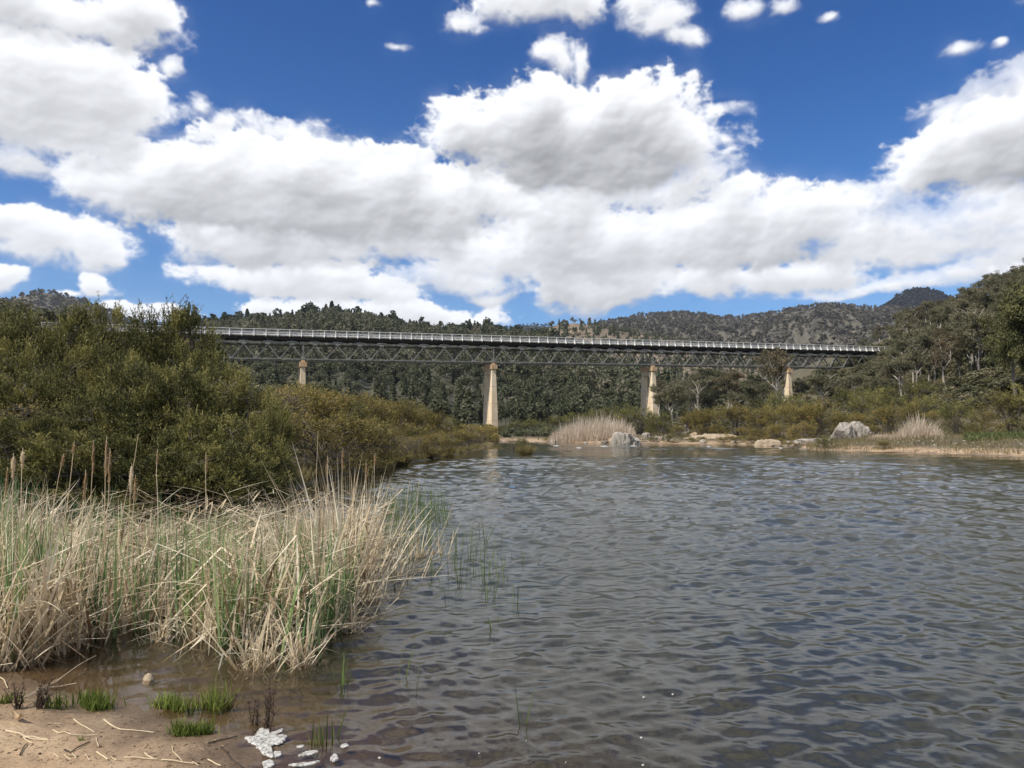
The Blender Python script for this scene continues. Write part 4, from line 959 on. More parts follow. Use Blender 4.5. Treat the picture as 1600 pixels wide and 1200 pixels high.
# cattail stalks with seed heads, one by one: top of stalk (photo), distance, head length, base column, form
stalks = [(21, 708, 6.6, .20, 18, 'fat', 'pale fat topped cattail stalk, leftmost of the straight pair at the left edge'), (36, 700, 6.7, .16, 26, 'fat', 'straight cattail stalk with small pale tuft, right of the pair at the left edge'),
 (12, 730, 6.9, .24, -4, 'thin', 'leaning dry cattail head at the very left edge of the reed bed'), (100, 708, 7.0, .10, 52, 'thin', 'slender straw stalk leaning right with a small tuft halfway up'), (116, 690, 7.2, .08, 86, 'thin', 'thin bare flower stalk rising high right of the slender leaning stalk'),
 (134, 734, 6.8, .26, 118, 'ragged', 'ragged split cattail head on a bent stalk, left of the tall central stalks'), (146, 688, 7.6, .3, 143, 'ragged', 'hanging brown cattail leaf head high against the dark shrubs'), (167, 682, 7.0, .34, 158, 'ragged', 'tallest ragged brown cattail head of the central group'),
 (172, 700, 7.1, .3, 166, 'ragged', 'second brown cattail head close beside the tallest ragged one'), (216, 678, 7.2, .22, 168, 'lean', 'long stalk leaning strongly right with a frayed head halfway'), (206, 724, 6.9, .24, 196, 'fat', 'brown fluffy cattail head right of the strongly leaning stalk'),
 (212, 742, 7.0, .22, 206, 'ragged', 'frayed cattail head touching the brown fluffy one'), (246, 702, 7.6, .12, 248, 'thin', 'thin upright stalk standing alone above the middle of the bed'), (322, 706, 8.2, .2, 326, 'thin', 'two toned thin stalk above the right half of the bed'),
 (497, 674, 9.2, .0, 488, 'leaf', 'tall pale blade standing well above the right end of the reed bed'), (536, 700, 9.0, .22, 530, 'ragged', 'cattail head at the right end of the reed bed, left of the dense straw column'), (512, 712, 9.2, .2, 508, 'thin', 'thin cattail stalk beside the tall pale blade'),
 (655, 750, 9.6, .0, 634, 'leaf', 'fine straw stem leaning right above the green sedge'), (640, 752, 9.4, .0, 612, 'leaf', 'fine straw stem leaning over the water left of the other fine stem'), (709, 786, 9.4, .05, 642, 'lean', 'broken straw stalk leaning far out to the right over the sedge'), (572, 720, 8.8, .2, 574, 'ragged', 'brown topped stalk in the dense straw column at the bed\'s right edge'), (586, 708, 8.8, .1, 584, 'thin', 'thin pale stalk at the right edge of the dense straw column')]
for px, py, D, hl, bx, form, lab in stalks:
    q = at(px, py, D); pb = at(bx, 900, D); pb[2] = min(gh(pb[0], pb[1]), 0) - .05
    t = thing('cattail_stalk', lab, 'cattail', tuple(pb), 'cattail stalks above the reed bed')
    d = q - pb; st = MB(); c = curve((0, 0, 0), d, 0, 9, g, .012)
    st.tube(c, np.linspace(.0065, .0026, 9), 5, .62); bb = np.array([[0, 0, 0]] * 3)
    blades(st, bb + g.normal(size=(3, 3)) * .015, np.concatenate([g.normal(size=(3, 2)) * .12 + d[None, :2] / d[2], np.zeros((3, 1))], 1), np.linalg.norm(d) * g.uniform(.55, .9, 3), g.uniform(.010, .016, 3), g, g.uniform(.4, .7, 3), 6, .2, .3)
    st.build('stalk', STRAW, t)
    if hl > 0:
        u = unit(d); e0 = d * (.55 if form == 'lean' else .985) ; hd_ = MB()
        prof = {'fat': [.003, .006, .009, .014, .015, .011, .003], 'thin': [.003, .005, .006, .006, .005, .004, .002], 'ragged': [.003, .006, .009, .007, .009, .006, .002], 'lean': [.003, .006, .009, .010, .009, .005, .002]}[form]
        hd_.tube(np.array([e0 - u * hl * (1 - k / 6) for k in range(7)]) + g.normal(size=(7, 3)) * (.004 if form == 'ragged' else .0015), prof, 8, .5)
        nf = 160; tt = g.uniform(.05, .95, nf); pp = np.interp(tt * 6, range(7), prof)
        rd = g.normal(size=(nf, 3)); rd -= (rd @ u)[:, None] * u; rd /= np.linalg.norm(rd, axis=1)[:, None]
        hd_.leaves(e0 - u * hl * (1 - tt)[:, None] + rd * pp[:, None] * .8, rd + u * g.uniform(-.6, 1.2, nf)[:, None], .016, .004, g, np.clip(g.normal(.45, .15, nf), 0, 1))
        hd_.build('seed_head', HEADM if form != 'fat' else STRAW, t)
# pale reed mounds on the far shore
def mound(name, lab, pxs, Y, hfun, n, mat_, wid, depth, seed, lean=.16):
    g = np.random.default_rng(seed); mb = MB()
    px = g.uniform(pxs[0], pxs[1], n); yy = Y + g.uniform(-depth, depth, n)
    c = on((pxs[0] + pxs[1]) / 2, Y)
    x = (px - 800) * yy / F * 1.0; z = ground_h(x, yy)
    u = (px - pxs[0]) / (pxs[1] - pxs[0]); top = np.array([hfun(v) for v in u]); hm = np.maximum((672 - top) * Y / F + EYE - z, .25) * np.sqrt(np.clip(1 - ((yy - Y) / depth / 1.05) ** 2, .08, 1))
    cw = fbm(x * .9, yy * .9, 3, seed); L_ = hm * g.uniform(.40, 1.12, n) * np.clip(1 + .35 * cw, .6, 1.2)
    blades(mb, np.stack([x - c[0], yy - c[1], z - c[2] - .05], -1), np.stack([(u - .5) * lean * 2 + g.normal(size=n) * .17, g.normal(size=n) * .15, 0 * u], -1), L_, g.uniform(.6, 1.3, n) * wid, g, np.clip(.35 + .35 * (L_ / L_.max()) + .35 * cw + g.normal(size=n) * .16, 0, 1), 5, .32, .22)
    o = mb.build(name, mat_); o.location = tuple(c); return tag(o, lab, 'reed clump')
mound('reed_clump', 'large rounded mound of pale pinkish dry reeds on the far shore', (852, 1000), 109, lambda v: np.interp(v, [0, .08, .2, .35, .5, .62, .78, .9, 1], [690, 674, 660, 650, 645, 644, 650, 664, 688]), 5200, PALEREED, .05, 5.5, 501)
mound('reed_clump', 'tall spiky clump of pale straw reeds behind the large boulder on the right bank', (1388, 1474), 79, lambda v: np.interp(v, [0, .15, .35, .48, .62, .8, 1], [684, 668, 655, 641, 650, 655, 682]), 1500, PALEREED, .045, 2.2, 502, .35)
mound('reed_clump', 'low fringe of dry straw reeds right beside the large boulder', (1352, 1396), 82, lambda v: np.interp(v, [0, .5, 1], [682, 672, 676]), 420, PALEREED, .04, 1.4, 503, .3)
# tussocks along the left bank and on the islet
for px, py, h, w, lab in ((668, 716, 26, 24, 'rounded golden tussock at the water edge of the left bank'), (628, 726, 24, 22, 'straw tussock at the water edge, nearest of those on the left bank'), (700, 711, 20, 18, 'small golden tussock at the left bank beyond the rounded one'), (822, 709, 20, 26, 'golden grass tuft on the little islet in mid stream')):
    c = gp(px, py, .05); D = c[1]; mb = MB(); nn = 420; a = g.uniform(0, 6.28, nn); rr_ = np.sqrt(g.uniform(0, 1, nn)) * w / 2 * D / F * .6
    bb = np.stack([np.cos(a) * rr_, np.sin(a) * rr_, np.full(nn, -.15)], -1)
    blades(mb, bb, np.stack([np.cos(a), np.sin(a), 0 * a], -1) * g.uniform(.1, .8, nn)[:, None], g.uniform(.6, 1.15, nn) * h * D / F, np.full(nn, .022), g, np.clip(g.normal(.5, .2, nn), 0, 1), 4, .35)
    o = mb.build('grass_tussock', TUSS); o.location = tuple(c); tag(o, lab, 'grass tussock', 'tussocks beside the river')
for px, Y, top, hw, lab in ((818, 60, 686, 1.2, 'green shrub leaning right on the little islet in mid stream'),):
    c = gp(px, 707); plant('shrub', c, 1.15, SH_MID[1], lab, 'shrub', None, 1.0)
c = gp(803, 705); plant('shrub', c, 1.1, SH_BARE[1], 'bare twiggy grey bush on the left side of the little islet', 'shrub', None, 1.3)
# ------------------------------------------------------------------ rocks
ROCK = noise_mat('pale_granite', [(.3, (.20, .17, .14)), (.5, (.34, .30, .25)), (.72, (.46, .42, .36))], scale=1.3, detail=10., rough=.9, bump=.9, bscale=4., dist=.12, stretch=(1.6, 1.6, .5), second=(.9, .54, .62, (.06, .05, .04)))
SANDR = noise_mat('sandy_rock', [(.3, (.27, .20, .125)), (.5, (.38, .295, .20)), (.72, (.46, .37, .26))], scale=1.5, detail=10., rough=.95, bump=.5, bscale=6., dist=.05)
DROCK = noise_mat('dark_wet_rock', [(.3, (.05, .045, .04)), (.6, (.12, .10, .085))], scale=2., rough=.6, bump=.5, dist=.03)
def rock_mb(seed, sx, sy, sz, rough=.3, n=26, flat=.25, blocky=.5):
    g = np.random.default_rng(seed)
    th = np.linspace(0, 2 * math.pi, n * 2, endpoint=False); ph = np.linspace(-math.pi / 2, math.pi / 2, n)
    T, P_ = np.meshgrid(th, ph); u = np.stack([np.cos(P_) * np.cos(T), np.cos(P_) * np.sin(T), np.sin(P_)], -1)
    q4 = (np.abs(u) ** 3.6).sum(-1) ** (-1 / 3.6); r = 1 + (q4 - 1) * .75
    for k in range(9):                                     # planes that cut the lump into facets
        d = unit(g.normal(size=3)); h = g.uniform(.72, 1.0); q = u @ d
        r = np.minimum(r, np.where(q > .05, h / np.maximum(q, .05), 9))
    r = 1 - (1 - r) * blocky * 1.6
    r = r * (1 + rough * (.5 * fbm(u[..., 0] * 1.7 + seed, u[..., 1] * 1.7 + u[..., 2] * 1.3, 5, seed)))
    v = u * r[..., None]; v[..., 2] = np.where(v[..., 2] < 0, v[..., 2] * flat, v[..., 2]); v *= np.array([sx, sy, sz])
    idx = np.arange(n * 2 * n).reshape(n, n * 2); nx = np.roll(idx, -1, 1)
    q = np.stack([idx[:-1], nx[:-1], nx[1:], idx[1:]], -1).reshape(-1, 4); v = v + .03 * min(sx, sz) * fbm(u[..., 0] * 6, u[..., 1] * 6 + u[..., 2] * 5, 3, seed + 5)[..., None] * u
    return MB().add(v.reshape(-1, 3), q)
def rock(px, py, w, h, lab, seed, material=None, rz=0., tilt=0., dz=0., deep=.8, group='boulders on the far shore', name='boulder', blocky=.5, dY=0):
    c = gp(px, py, .05); c[1] += dY; c[0] *= (c[1]) / (c[1] - dY); D = c[1]
    o = rock_mb(seed, w / 2 * D / F, w / 2 * D / F * deep, h * D / F, blocky=min(1.0, blocky * 1.35)).build(name, material or ROCK, smooth=name == 'stone')
    o.location = (c[0], c[1], max(gh(c[0], c[1]), -.1) + dz); o.rotation_euler = (0, tilt, rz)
    return tag(o, lab, 'rock', group)
rock(972, 694, 32, 21, 'tall pale boulder with dark split left face in front of the pale reed mound', 1, blocky=.8)
rock(990, 694, 24, 14, 'lower pale boulder leaning against the tall split boulder', 2)
rock(866, 691.5, 15, 7, 'small pale boulder in the shallows at the left end of the pale reed mound', 3)
rock(945, 692.5, 13, 4, 'small dark wet rock at the foot of the pale reed mound', 4, DROCK)
rock(1010, 691.5, 15, 9, 'rounded grey boulder right of the boulder pair', 5)
rock(1026, 692, 10, 6, 'small broken rock between the grey boulder and the slanting one', 6)
rock(1034, 692, 8, 5, 'smallest broken rock right of the grey boulder', 7)
rock(1070, 690, 26, 15, 'long pale slanting boulder with a dark end, like a tilted block', 8, tilt=-.25, blocky=.9)
rock(1085, 690, 14, 8, 'yellowish rock at the upper end of the slanting boulder', 9, SANDR)
rock(1200, 696.5, 42, 12, 'broad low sandy coloured rock at the water edge in the middle of the right bank', 10, SANDR, deep=.6)
rock(1110, 692.5, 90, 8, 'long flat sandy rock shelf below the ochre shrubs', 11, SANDR, deep=.25, dY=3)
rock(1272, 699, 62, 9, 'long flat pale rock leading up to the large boulder', 12, deep=.3, dY=3)
rock(1322, 697, 44, 26, 'large pale boulder streaked dark, biggest of the right bank', 13, blocky=.9, dY=5)
rock(1345, 696, 36, 24, 'right half of the big boulder pair, square topped and grey', 14, blocky=1.0, dY=5)
rock(1316, 684, 18, 10, 'knob of pale rock on top of the largest boulder', 15, dz=1.15, dY=6)
rock(1374, 697, 24, 4, 'flat sandy slab at the right foot of the boulder pair', 16, SANDR, dY=4)
rock(1238, 699, 10, 4, 'little rock in the water left of the flat pale rock', 17, DROCK)
rock(233, 1050, 18, 15, 'single round tan stone sitting in the shallow pool by the reed bed', 18, SANDR, group=None, name='stone', blocky=.08, dz=.01)
rock(68, 1086, 14, 8, 'small tan stone at the sand edge below the reed bed', 19, SANDR, group=None, name='stone', blocky=.2)
rk_ = np.random.default_rng(92)
for k in range(26):
    px = rk_.uniform(1012, 1300) if k % 4 else rk_.uniform(850, 960); py = np.interp(px, [840, 960, 1130, 1225, 1262, 1330], [691, 693, 693, 697, 702, 704]) - rk_.uniform(0, 2.2); w = rk_.uniform(4, 12)
    rock(px, py, w, w * rk_.uniform(.35, .65), 'small pale rock among those scattered along the far waterline', 200 + k, (ROCK, ROCK, SANDR)[k % 3], rz=rk_.uniform(0, 3), group='small rocks along the far waterline')
# gravel bar and shore stones
def stones(name, lab, n, fn, seed, smin, smax, material):
    g = np.random.default_rng(seed); mb = MB(); base = rock_mb(3, 1, 1, .7, n=6); bv, bf = base.v[0], base.f[0]
    P_ = fn(g, n)
    for i in range(len(P_)):
        s_ = math.exp(g.uniform(math.log(smin), math.log(smax))); a = g.uniform(0, 6.28); c_, sn = math.cos(a), math.sin(a)
        v = bv * np.array([s_ * g.uniform(.7, 1.4), s_ * g.uniform(.7, 1.2), s_ * g.uniform(.5, 1)])
        v = np.stack([v[:, 0] * c_ - v[:, 1] * sn, v[:, 0] * sn + v[:, 1] * c_, v[:, 2]], -1) + P_[i]
        mb.add(v, bf, g.uniform(0, 1))
    return stuff(mb.build(name, material), lab, 'stones')
def bar_pts(g, n):
    px = g.uniform(1240, 1640, n); py = np.interp(px, [1240, 1262, 1400, 1500, 1600, 1640], [700, 702.5, 705.5, 709, 713, 715]) - np.abs(g.normal(size=n)) * np.interp(px, [1240, 1640], [2.2, 7]) + .6
    P_ = np.array([gp(a, b) for a, b in zip(px, py)]); P_[:, 2] = ground_h(P_[:, 0], P_[:, 1]); return P_
GRAV = leaf_mat('gravel_stone', [(0, (.14, .115, .08)), (.5, (.30, .25, .18)), (1, (.48, .42, .33))], .0, .9)
stones('gravel', 'pale river stones strewn along the low gravel bar on the right', 900, bar_pts, 601, .03, .13, GRAV)
def shore_pts(g, n):
    px = g.uniform(770, 1235, n); py = np.interp(px, [770, 800, 850, 960, 1130, 1235], [691, 688.6, 691, 693, 693.2, 697.5]) - np.abs(g.normal(size=n)) * 1.0 + .3
    P_ = np.array([gp(a, b) for a, b in zip(px, py)]); P_[:, 2] = ground_h(P_[:, 0], P_[:, 1]); return P_
stones('gravel', 'scattered pale stones along the far waterline below the reed mound', 300, shore_pts, 602, .08, .3, GRAV)
def bed_pts(g, n):
    x = g.uniform(-1.5, 6, n); y = g.uniform(2.6, 9, n); z = ground_h(x, y); k = (z < -.06); return np.stack([x, y, z - .015], -1)[k]
BEDST = leaf_mat('river_bed_stone', [(0, (.06, .045, .03)), (.5, (.14, .10, .06)), (1, (.24, .18, .11))], .0, .8)
stones('gravel', 'brown rounded stones lying on the river bed in the near shallows', 260, bed_pts, 603, .02, .085, BEDST)
# grass on the bars and banks
def grass(name, lab, cat, n, fn, mat_, hmin, hmax, wd, seed, lean=.25):
    g = np.random.default_rng(seed); P_ = fn(g, n); n = len(P_); mb = MB()
    blades(mb, P_, np.concatenate([g.normal(size=(n, 2)) * lean, np.zeros((n, 1))], 1), g.uniform(hmin, hmax, n), g.uniform(.6, 1.3, n) * wd, g, np.clip(.5 + .5 * fbm(P_[:, 0] * .5, P_[:, 1] * .5, 3, seed) + g.normal(size=n) * .15, 0, 1), 3, .3)
    return stuff(mb.build(name, mat_), lab, cat)
def bar_grass(px0, px1, lo, hi, dens=0.):
    def fn(g, n):
        px = g.uniform(px0, px1, n); sh = np.interp(px, [1200, 1262, 1400, 1500, 1600, 1700], [697, 702, 705, 708.5, 712, 716]); py = sh - g.uniform(lo, hi, n) * np.interp(px, [1240, 1400, 1650], [.3, .7, 1.3])
        P_ = np.array([gp(a, b, .1) for a, b in zip(px, py)]); P_[:, 2] = ground_h(P_[:, 0], P_[:, 1])
        k = fbm(P_[:, 0] * .35, P_[:, 1] * .35, 3, 700) > dens; return P_[k]
    return fn
SEDGE = leaf_mat('bar_sedge', [(0, (.07, .06, .022)), (.5, (.17, .14, .06)), (1, (.28, .22, .12))], .25)
COVER = leaf_mat('green_ground_cover', [(0, (.035, .055, .016)), (.5, (.09, .115, .035)), (1, (.17, .18, .07))], .25)
grass('bank_grass', 'straw and olive sedge covering the low bar at the right', 'grass', 16000, bar_grass(1260, 1720, 1, 22, -.12), SEDGE, .15, .55, .03, 701)
grass('bank_grass', 'low brown grass behind the gravel bar below the shrubs', 'grass', 9000, bar_grass(1380, 1720, 14, 30, -.3), TUSS, .2, .7, .03, 702)
def cover_pts(g, n):
    px = g.uniform(1505, 1680, n); Y = g.uniform(66, 82, n); x = (px - 800) * Y / F; z = ground_h(x, Y); P_ = np.stack([x, Y, z], -1); return P_[fbm(x * .3, Y * .3, 3, 710) > -.15]
grass('ground_cover', 'bright green leafy ground cover beneath the shrubs at the right edge', 'ground cover', 9000, cover_pts, COVER, .15, .6, .09, 703, .6)
def left_pts(g, n):
    t = g.uniform(0, 1, n); px = 430 + 340 * t; py = np.interp(px, [425, 520, 600, 655, 720, 765], [772, 745, 728, 720.5, 708, 697.5]) - np.abs(g.normal(size=n)) * np.interp(px, [430, 765], [4, 1.0])
    P_ = np.array([gp(a, b) for a, b in zip(px, py)]); P_[:, 2] = ground_h(P_[:, 0], P_[:, 1]); return P_[P_[:, 2] > -.1]
grass('bank_grass', 'dry grass fringe along the waterline of the left bank', 'grass', 6000, left_pts, TUSS, .15, .6, .02, 704, .4)
def mound_pts(g, n):
    px = g.uniform(840, 1240, n); Y = np.interp(px, [840, 1000, 1130, 1240], [112, 104, 104, 92]) + g.uniform(-3, 14, n); x = (px - 800) * Y / F; z = ground_h(x, Y); P_ = np.stack([x, Y, z], -1)
    return P_[(z > .12) & (fbm(x * .25, Y * .25, 3, 720) > -.05)]
grass('bank_grass', 'green and tan grass at the foot of the reed mound and boulders', 'grass', 6000, mound_pts, SEDGE, .15, .6, .05, 705, .4)
WEEDM = leaf_mat('shade_weed', [(0, (.02, .045, .015)), (1, (.06, .10, .035))], .25)
# ferny green weeds behind the reed bed at the far left
def weeds(g, n):
    px = g.uniform(-60, 175, n); Y = g.uniform(12.5, 15.5, n); x = (px - 800) * Y / F; return np.stack([x, Y, ground_h(x, Y) + g.uniform(0, .45, n)], -1)
grass('undergrowth', 'dark green leafy weeds in the shade behind the reed bed at the left', 'undergrowth', 5000, weeds, WEEDM, .08, .22, .035, 706, .9)
# ------------------------------------------------------------------ the sandy foreground
def tuft(px, py, wpx, h, nn, lab, mat_=None, name='grass_tuft', group='green grass tufts at the sand edge', wd=.007, ring=.25):
    c = gp(px, py, .02); D = c[1]; w = wpx / 2 * D / F; mb = MB()
    sc_ = np.stack([g.normal(size=7) * .5, g.normal(size=7) * .4], -1); wh = g.integers(0, 7, nn); a = g.uniform(0, 6.28, nn)
    x, y = (sc_[wh, 0] + g.normal(size=nn) * .2) * w, (sc_[wh, 1] + g.normal(size=nn) * .2) * w * .55; h = h * (.65 + .5 * sc_[wh, 0] ** 2 + .25 * (wh % 3 == 0))
    z = ground_h(x + c[0], y + c[1]) - .01
    blades(mb, np.stack([x, y, z], -1), np.stack([g.normal(size=nn) * ring, g.normal(size=nn) * ring, 0 * a], -1), g.uniform(.45, 1.1, nn) * h, g.uniform(.6, 1.3, nn) * wd, g, np.clip(g.normal(.55, .2, nn), 0, 1), 4, .3)
    o = mb.build(name, mat_ or GRASSM); o.location = (c[0], c[1], 0); return tag(o, lab, 'grass', group)
tuft(145, 1104, 100, .13, 420, 'bright green grass tuft at the sand edge, left of the other three')
tuft(275, 1100, 92, .135, 420, 'bright green grass tuft standing in the pool, middle of the row')
tuft(295, 1146, 74, .11, 320, 'bright green grass tuft on the wet sand left of the foam')
tuft(12, 1105, 40, .09, 80, 'green grass tuft at the left edge of the photo above the sand')
tuft(125, 1165, 14, .05, 12, 'tiny green sprout alone on the open sand')
tuft(35, 1020, 60, .22, 60, 'green sedge at the foot of the reed bed in the left corner', GREENR)
def weed(px, py, h, n, lab, spread=.35, seed=1):
    g = np.random.default_rng(seed); c = gp(px, py, .0); z = gh(c[0], c[1]); mb = MB()
    for k in range(n):
        q = np.array([g.normal() * spread * .35, g.normal() * spread * .3, 1.]) * h * g.uniform(.5, 1.05); cv = curve((g.normal() * .01, g.normal() * .01, 0), q, 0, 6, g, .06)
        mb.tube(cv, np.linspace(.0035, .0012, 6), 4, g.uniform(.2, .8))
        for j in range(7):
            p = cv[g.integers(1, 6)]; mb.tube(np.stack([p, p + np.array([g.normal() * .4, g.normal() * .4, .9]) * h * .16]), [.0018, .0007], 3, g.uniform(.2, .9))
        nl = 26; tt = g.integers(1, 6, nl); mb.leaves(cv[tt] + g.normal(size=(nl, 3)) * .006, g.normal(size=(nl, 3)) + np.array([0, 0, .8]), .018, .005, g, g.uniform(0, 1, nl))
    o = mb.build('dead_weed', DARKW); o.location = (c[0], c[1], z - .01); return tag(o, lab, 'weed', 'dark dead weeds at the water edge')
weed(419, 1140, .33, 7, 'tall dark dead weed standing in the shallows behind the foam', .3, 1)
weed(399, 1128, .16, 4, 'short dark dead weed left of the tall one by the foam', .5, 2)
weed(62, 1118, .17, 14, 'dark bushy dead weed on the sand below the reed bed', .9, 3)
weed(28, 1118, .15, 9, 'dark dead weed near the left edge beside the bushy one', .9, 4)
weed(358, 1105, .10, 4, 'little dark water weed left of the tall dead weed', .6, 5)
STICK = noise_mat('straw_stick', [(.3, (.34, .25, .14)), (.5, (.55, .44, .28)), (.75, (.70, .60, .43))], scale=8., rough=.8, bump=.1, stretch=(1, 1, 1))
DSTICK = noise_mat('dark_stick', [(.3, (.02, .016, .013)), (.7, (.07, .055, .045))], scale=10., rough=.9, bump=.3, dist=.004)
def stick(pts, r, lab, material=STICK, group='dry straw pieces on the sand', name='straw', flat=True, lift=.003):
    P_ = [gp(a, b, .02) for a, b in pts]; P_ = np.array([[p[0], p[1], gh(p[0], p[1]) + r * .5 + lift] for p in P_])
    dense = np.concatenate([P_[:-1] + (P_[1:] - P_[:-1]) * t for t in (0, .33, .66)]).reshape(3, -1, 3).transpose(1, 0, 2).reshape(-1, 3); dense = np.concatenate([dense, P_[-1:]])
    dense[:, 2] = ground_h(dense[:, 0], dense[:, 1]) + r * .6 + lift
    o0 = dense.mean(0); r = r * .62; mb = MB(); mb.tube(dense - o0, np.linspace(r, r * .7, len(dense)), 6)
    o = mb.build(name, material); o.location = tuple(o0); return tag(o, lab, 'stick' if material is DSTICK else 'straw', group)
SL = 'short pale straw piece lying among others on the bare sand'
stick([(162, 1130), (188, 1146), (240, 1146)], .006, 'bent pale straw with a kinked elbow, nearest the pool on the sand')
stick([(115, 1132), (148, 1150)], .005, 'pale straw slanting down right, just above the dark stick')
stick([(82, 1150), (110, 1159), (152, 1155)], .005, 'long thin bent straw left of the dark stick')
stick([(8, 1157), (40, 1163), (74, 1169)], .007, 'thick pale straw bundle at the left of the sand')
stick([(38, 1165), (76, 1172)], .005, 'short straw tucked under the thick bundle')
stick([(36, 1166), (50, 1176)], .005, 'straw stub below the thick bundle')
stick([(100, 1186), (110, 1190), (140, 1168)], .007, 'crooked black stick lying on the sand', DSTICK, None, 'stick')
stick([(30, 1199), (38, 1182), (42, 1175)], .005, 'small dark twig on the sand at lower left', DSTICK, None, 'stick')
stick([(325, 1163), (352, 1154), (372, 1148)], .006, 'dark twig at the water edge left of the foam', DSTICK, None, 'stick')
stick([(345, 1168), (362, 1186), (385, 1199)], .006, 'brown twig running down right to the bottom edge beside the foam', DSTICK, None, 'stick')
stick([(194, 1195), (245, 1196)], .006, 'long flat straw at the bottom edge, left of two in line')
stick([(252, 1196), (302, 1199)], .006, 'long flat straw at the bottom edge, right of two in line')
stick([(226, 1186), (240, 1196)], .006, 'stubby straw leaning on the long flat straw at the bottom edge')
stick([(269, 1172), (270, 1180), (285, 1196)], .004, 'thin bent straw right of the stubby one')
stick([(151, 1188), (168, 1200)], .007, SL); stick([(325, 1190), (345, 1199)], .006, SL)
for a in ([(112, 1190), (119, 1200)], [(133, 1194), (140, 1203)], [(100, 1193), (110, 1203)], [(83, 1192), (92, 1200)], [(174, 1193), (182, 1201)], [(76, 1137), (96, 1137)], [(150, 1161), (154, 1178)], [(300, 1195), (310, 1201)]): stick(a, .004, SL)
stick([(0, 1057), (6, 1062), (12, 1078)], .007, 'pale broken reed stem leaning at the left edge above the sand')
stick([(40, 1108), (75, 1082), (110, 1052), (150, 1020)], .007, 'long pale reed stem slanting from the sand up into the reed bed', lift=.05)
stick([(30, 1110), (62, 1086), (90, 1064)], .006, 'second slanting reed stem, beside the long one at the foot of the bed', lift=.04)
stick([(57, 1078), (95, 1068), (120, 1064)], .008, 'thick fallen reed lying along the sand edge below the bed', lift=.01)
LITT = leaf_mat('sand_litter', [(0, (.02, .014, .010)), (.5, (.14, .09, .05)), (1, (.45, .34, .20))], .0, .9)
g = np.random.default_rng(812); mb = MB()
nn = 420; px = g.uniform(-30, 400, nn); py = g.uniform(1085, 1215, nn); P_ = np.array([gp(a, b, .02) for a, b in zip(px, py)]); P_[:, 2] = ground_h(P_[:, 0], P_[:, 1]) + .002
P_ = P_[P_[:, 2] > .012]; th = g.uniform(0, 6.28, len(P_)); mb.leaves(P_, np.stack([np.cos(th), np.sin(th), g.uniform(-.02, .12, len(P_))], -1), g.uniform(.012, .05, len(P_)), .0045, g, g.uniform(0, 1, len(P_)))
base = rock_mb(3, 1, 1, .7, n=6); bv, bf = base.v[0], base.f[0]
for k in range(260):
    x, y = gp(g.uniform(-30, 380), g.uniform(1110, 1215), .02)[:2]; z = gh(x, y)
    if z > .012: mb.add(bv * g.uniform(.002, .008) * np.array([1, 1, .7]) + np.array([x, y, z]), bf, g.uniform(.1, .9))
stuff(mb.build('litter', LITT), 'bits of bark, leaf and grit scattered over the sand in the foreground', 'litter')
def dead_leaf(px, py, L_, W_, rz, lab):
    c = gp(px, py, .03); mb = MB(); n = 9; t = np.linspace(0, 1, n); w_ = W_ * np.sin(math.pi * np.clip(t * .94 + .05, 0, 1)) ** .8; v = []
    for a, b_ in zip(t, w_):
        for s_ in (-1, 0, 1): v.append(((a - .5) * L_, s_ * b_, .012 + .035 * (2 * a - 1) ** 2 + (.012 if s_ else 0)))
    mb.add(v, [(3 * i + j, 3 * i + j + 1, 3 * i + j + 4, 3 * i + j + 3) for i in range(n - 1) for j in (0, 1)], .6)
    o = mb.build('dead_leaf', HEADM, smooth=True); o.location = (c[0], c[1], gh(c[0], c[1])); o.rotation_euler = (.2, -.15, rz); tag(o, lab, 'leaf')
dead_leaf(30, 1136, .14, .016, -.7, 'long brown dead leaf curled on the sand at the left')
# foam
FOAM, nt, N, L = mat('foam')
tc = N('ShaderNodeTexCoord'); n1 = N('ShaderNodeTexNoise', i_Scale=38., i_Detail=6., i_Roughness=.7); n2 = N('ShaderNodeTexVoronoi', i_Scale=90.)
L(tc.outputs['Object'], n1.inputs['Vector']); L(tc.outputs['Object'], n2.inputs['Vector'])
b = N('ShaderNodeBsdfPrincipled', i_Roughness=.5); r = ramp(N, [(.3, (.34, .32, .28)), (.6, (.54, .52, .47))]); L(n1.outputs['Fac'], r.inputs[0]); L(r.outputs[0], b.inputs['Base Color'])
bp = N('ShaderNodeBump', i_Strength=.6, i_Distance=.004); L(n2.outputs['Distance'], bp.inputs['Height']); L(bp.outputs[0], b.inputs['Normal'])
mr = N('ShaderNodeMapRange'); mr.inputs[1].default_value = .28; mr.inputs[2].default_value = .52; L(n1.outputs['Fac'], mr.inputs[0])
t = N('ShaderNodeBsdfTransparent'); ms = N('ShaderNodeMixShader'); L(mr.outputs[0], ms.inputs[0]); L(t.outputs[0], ms.inputs[1]); L(b.outputs[0], ms.inputs[2]); o = N('ShaderNodeOutputMaterial'); L(ms.outputs[0], o.inputs[0])
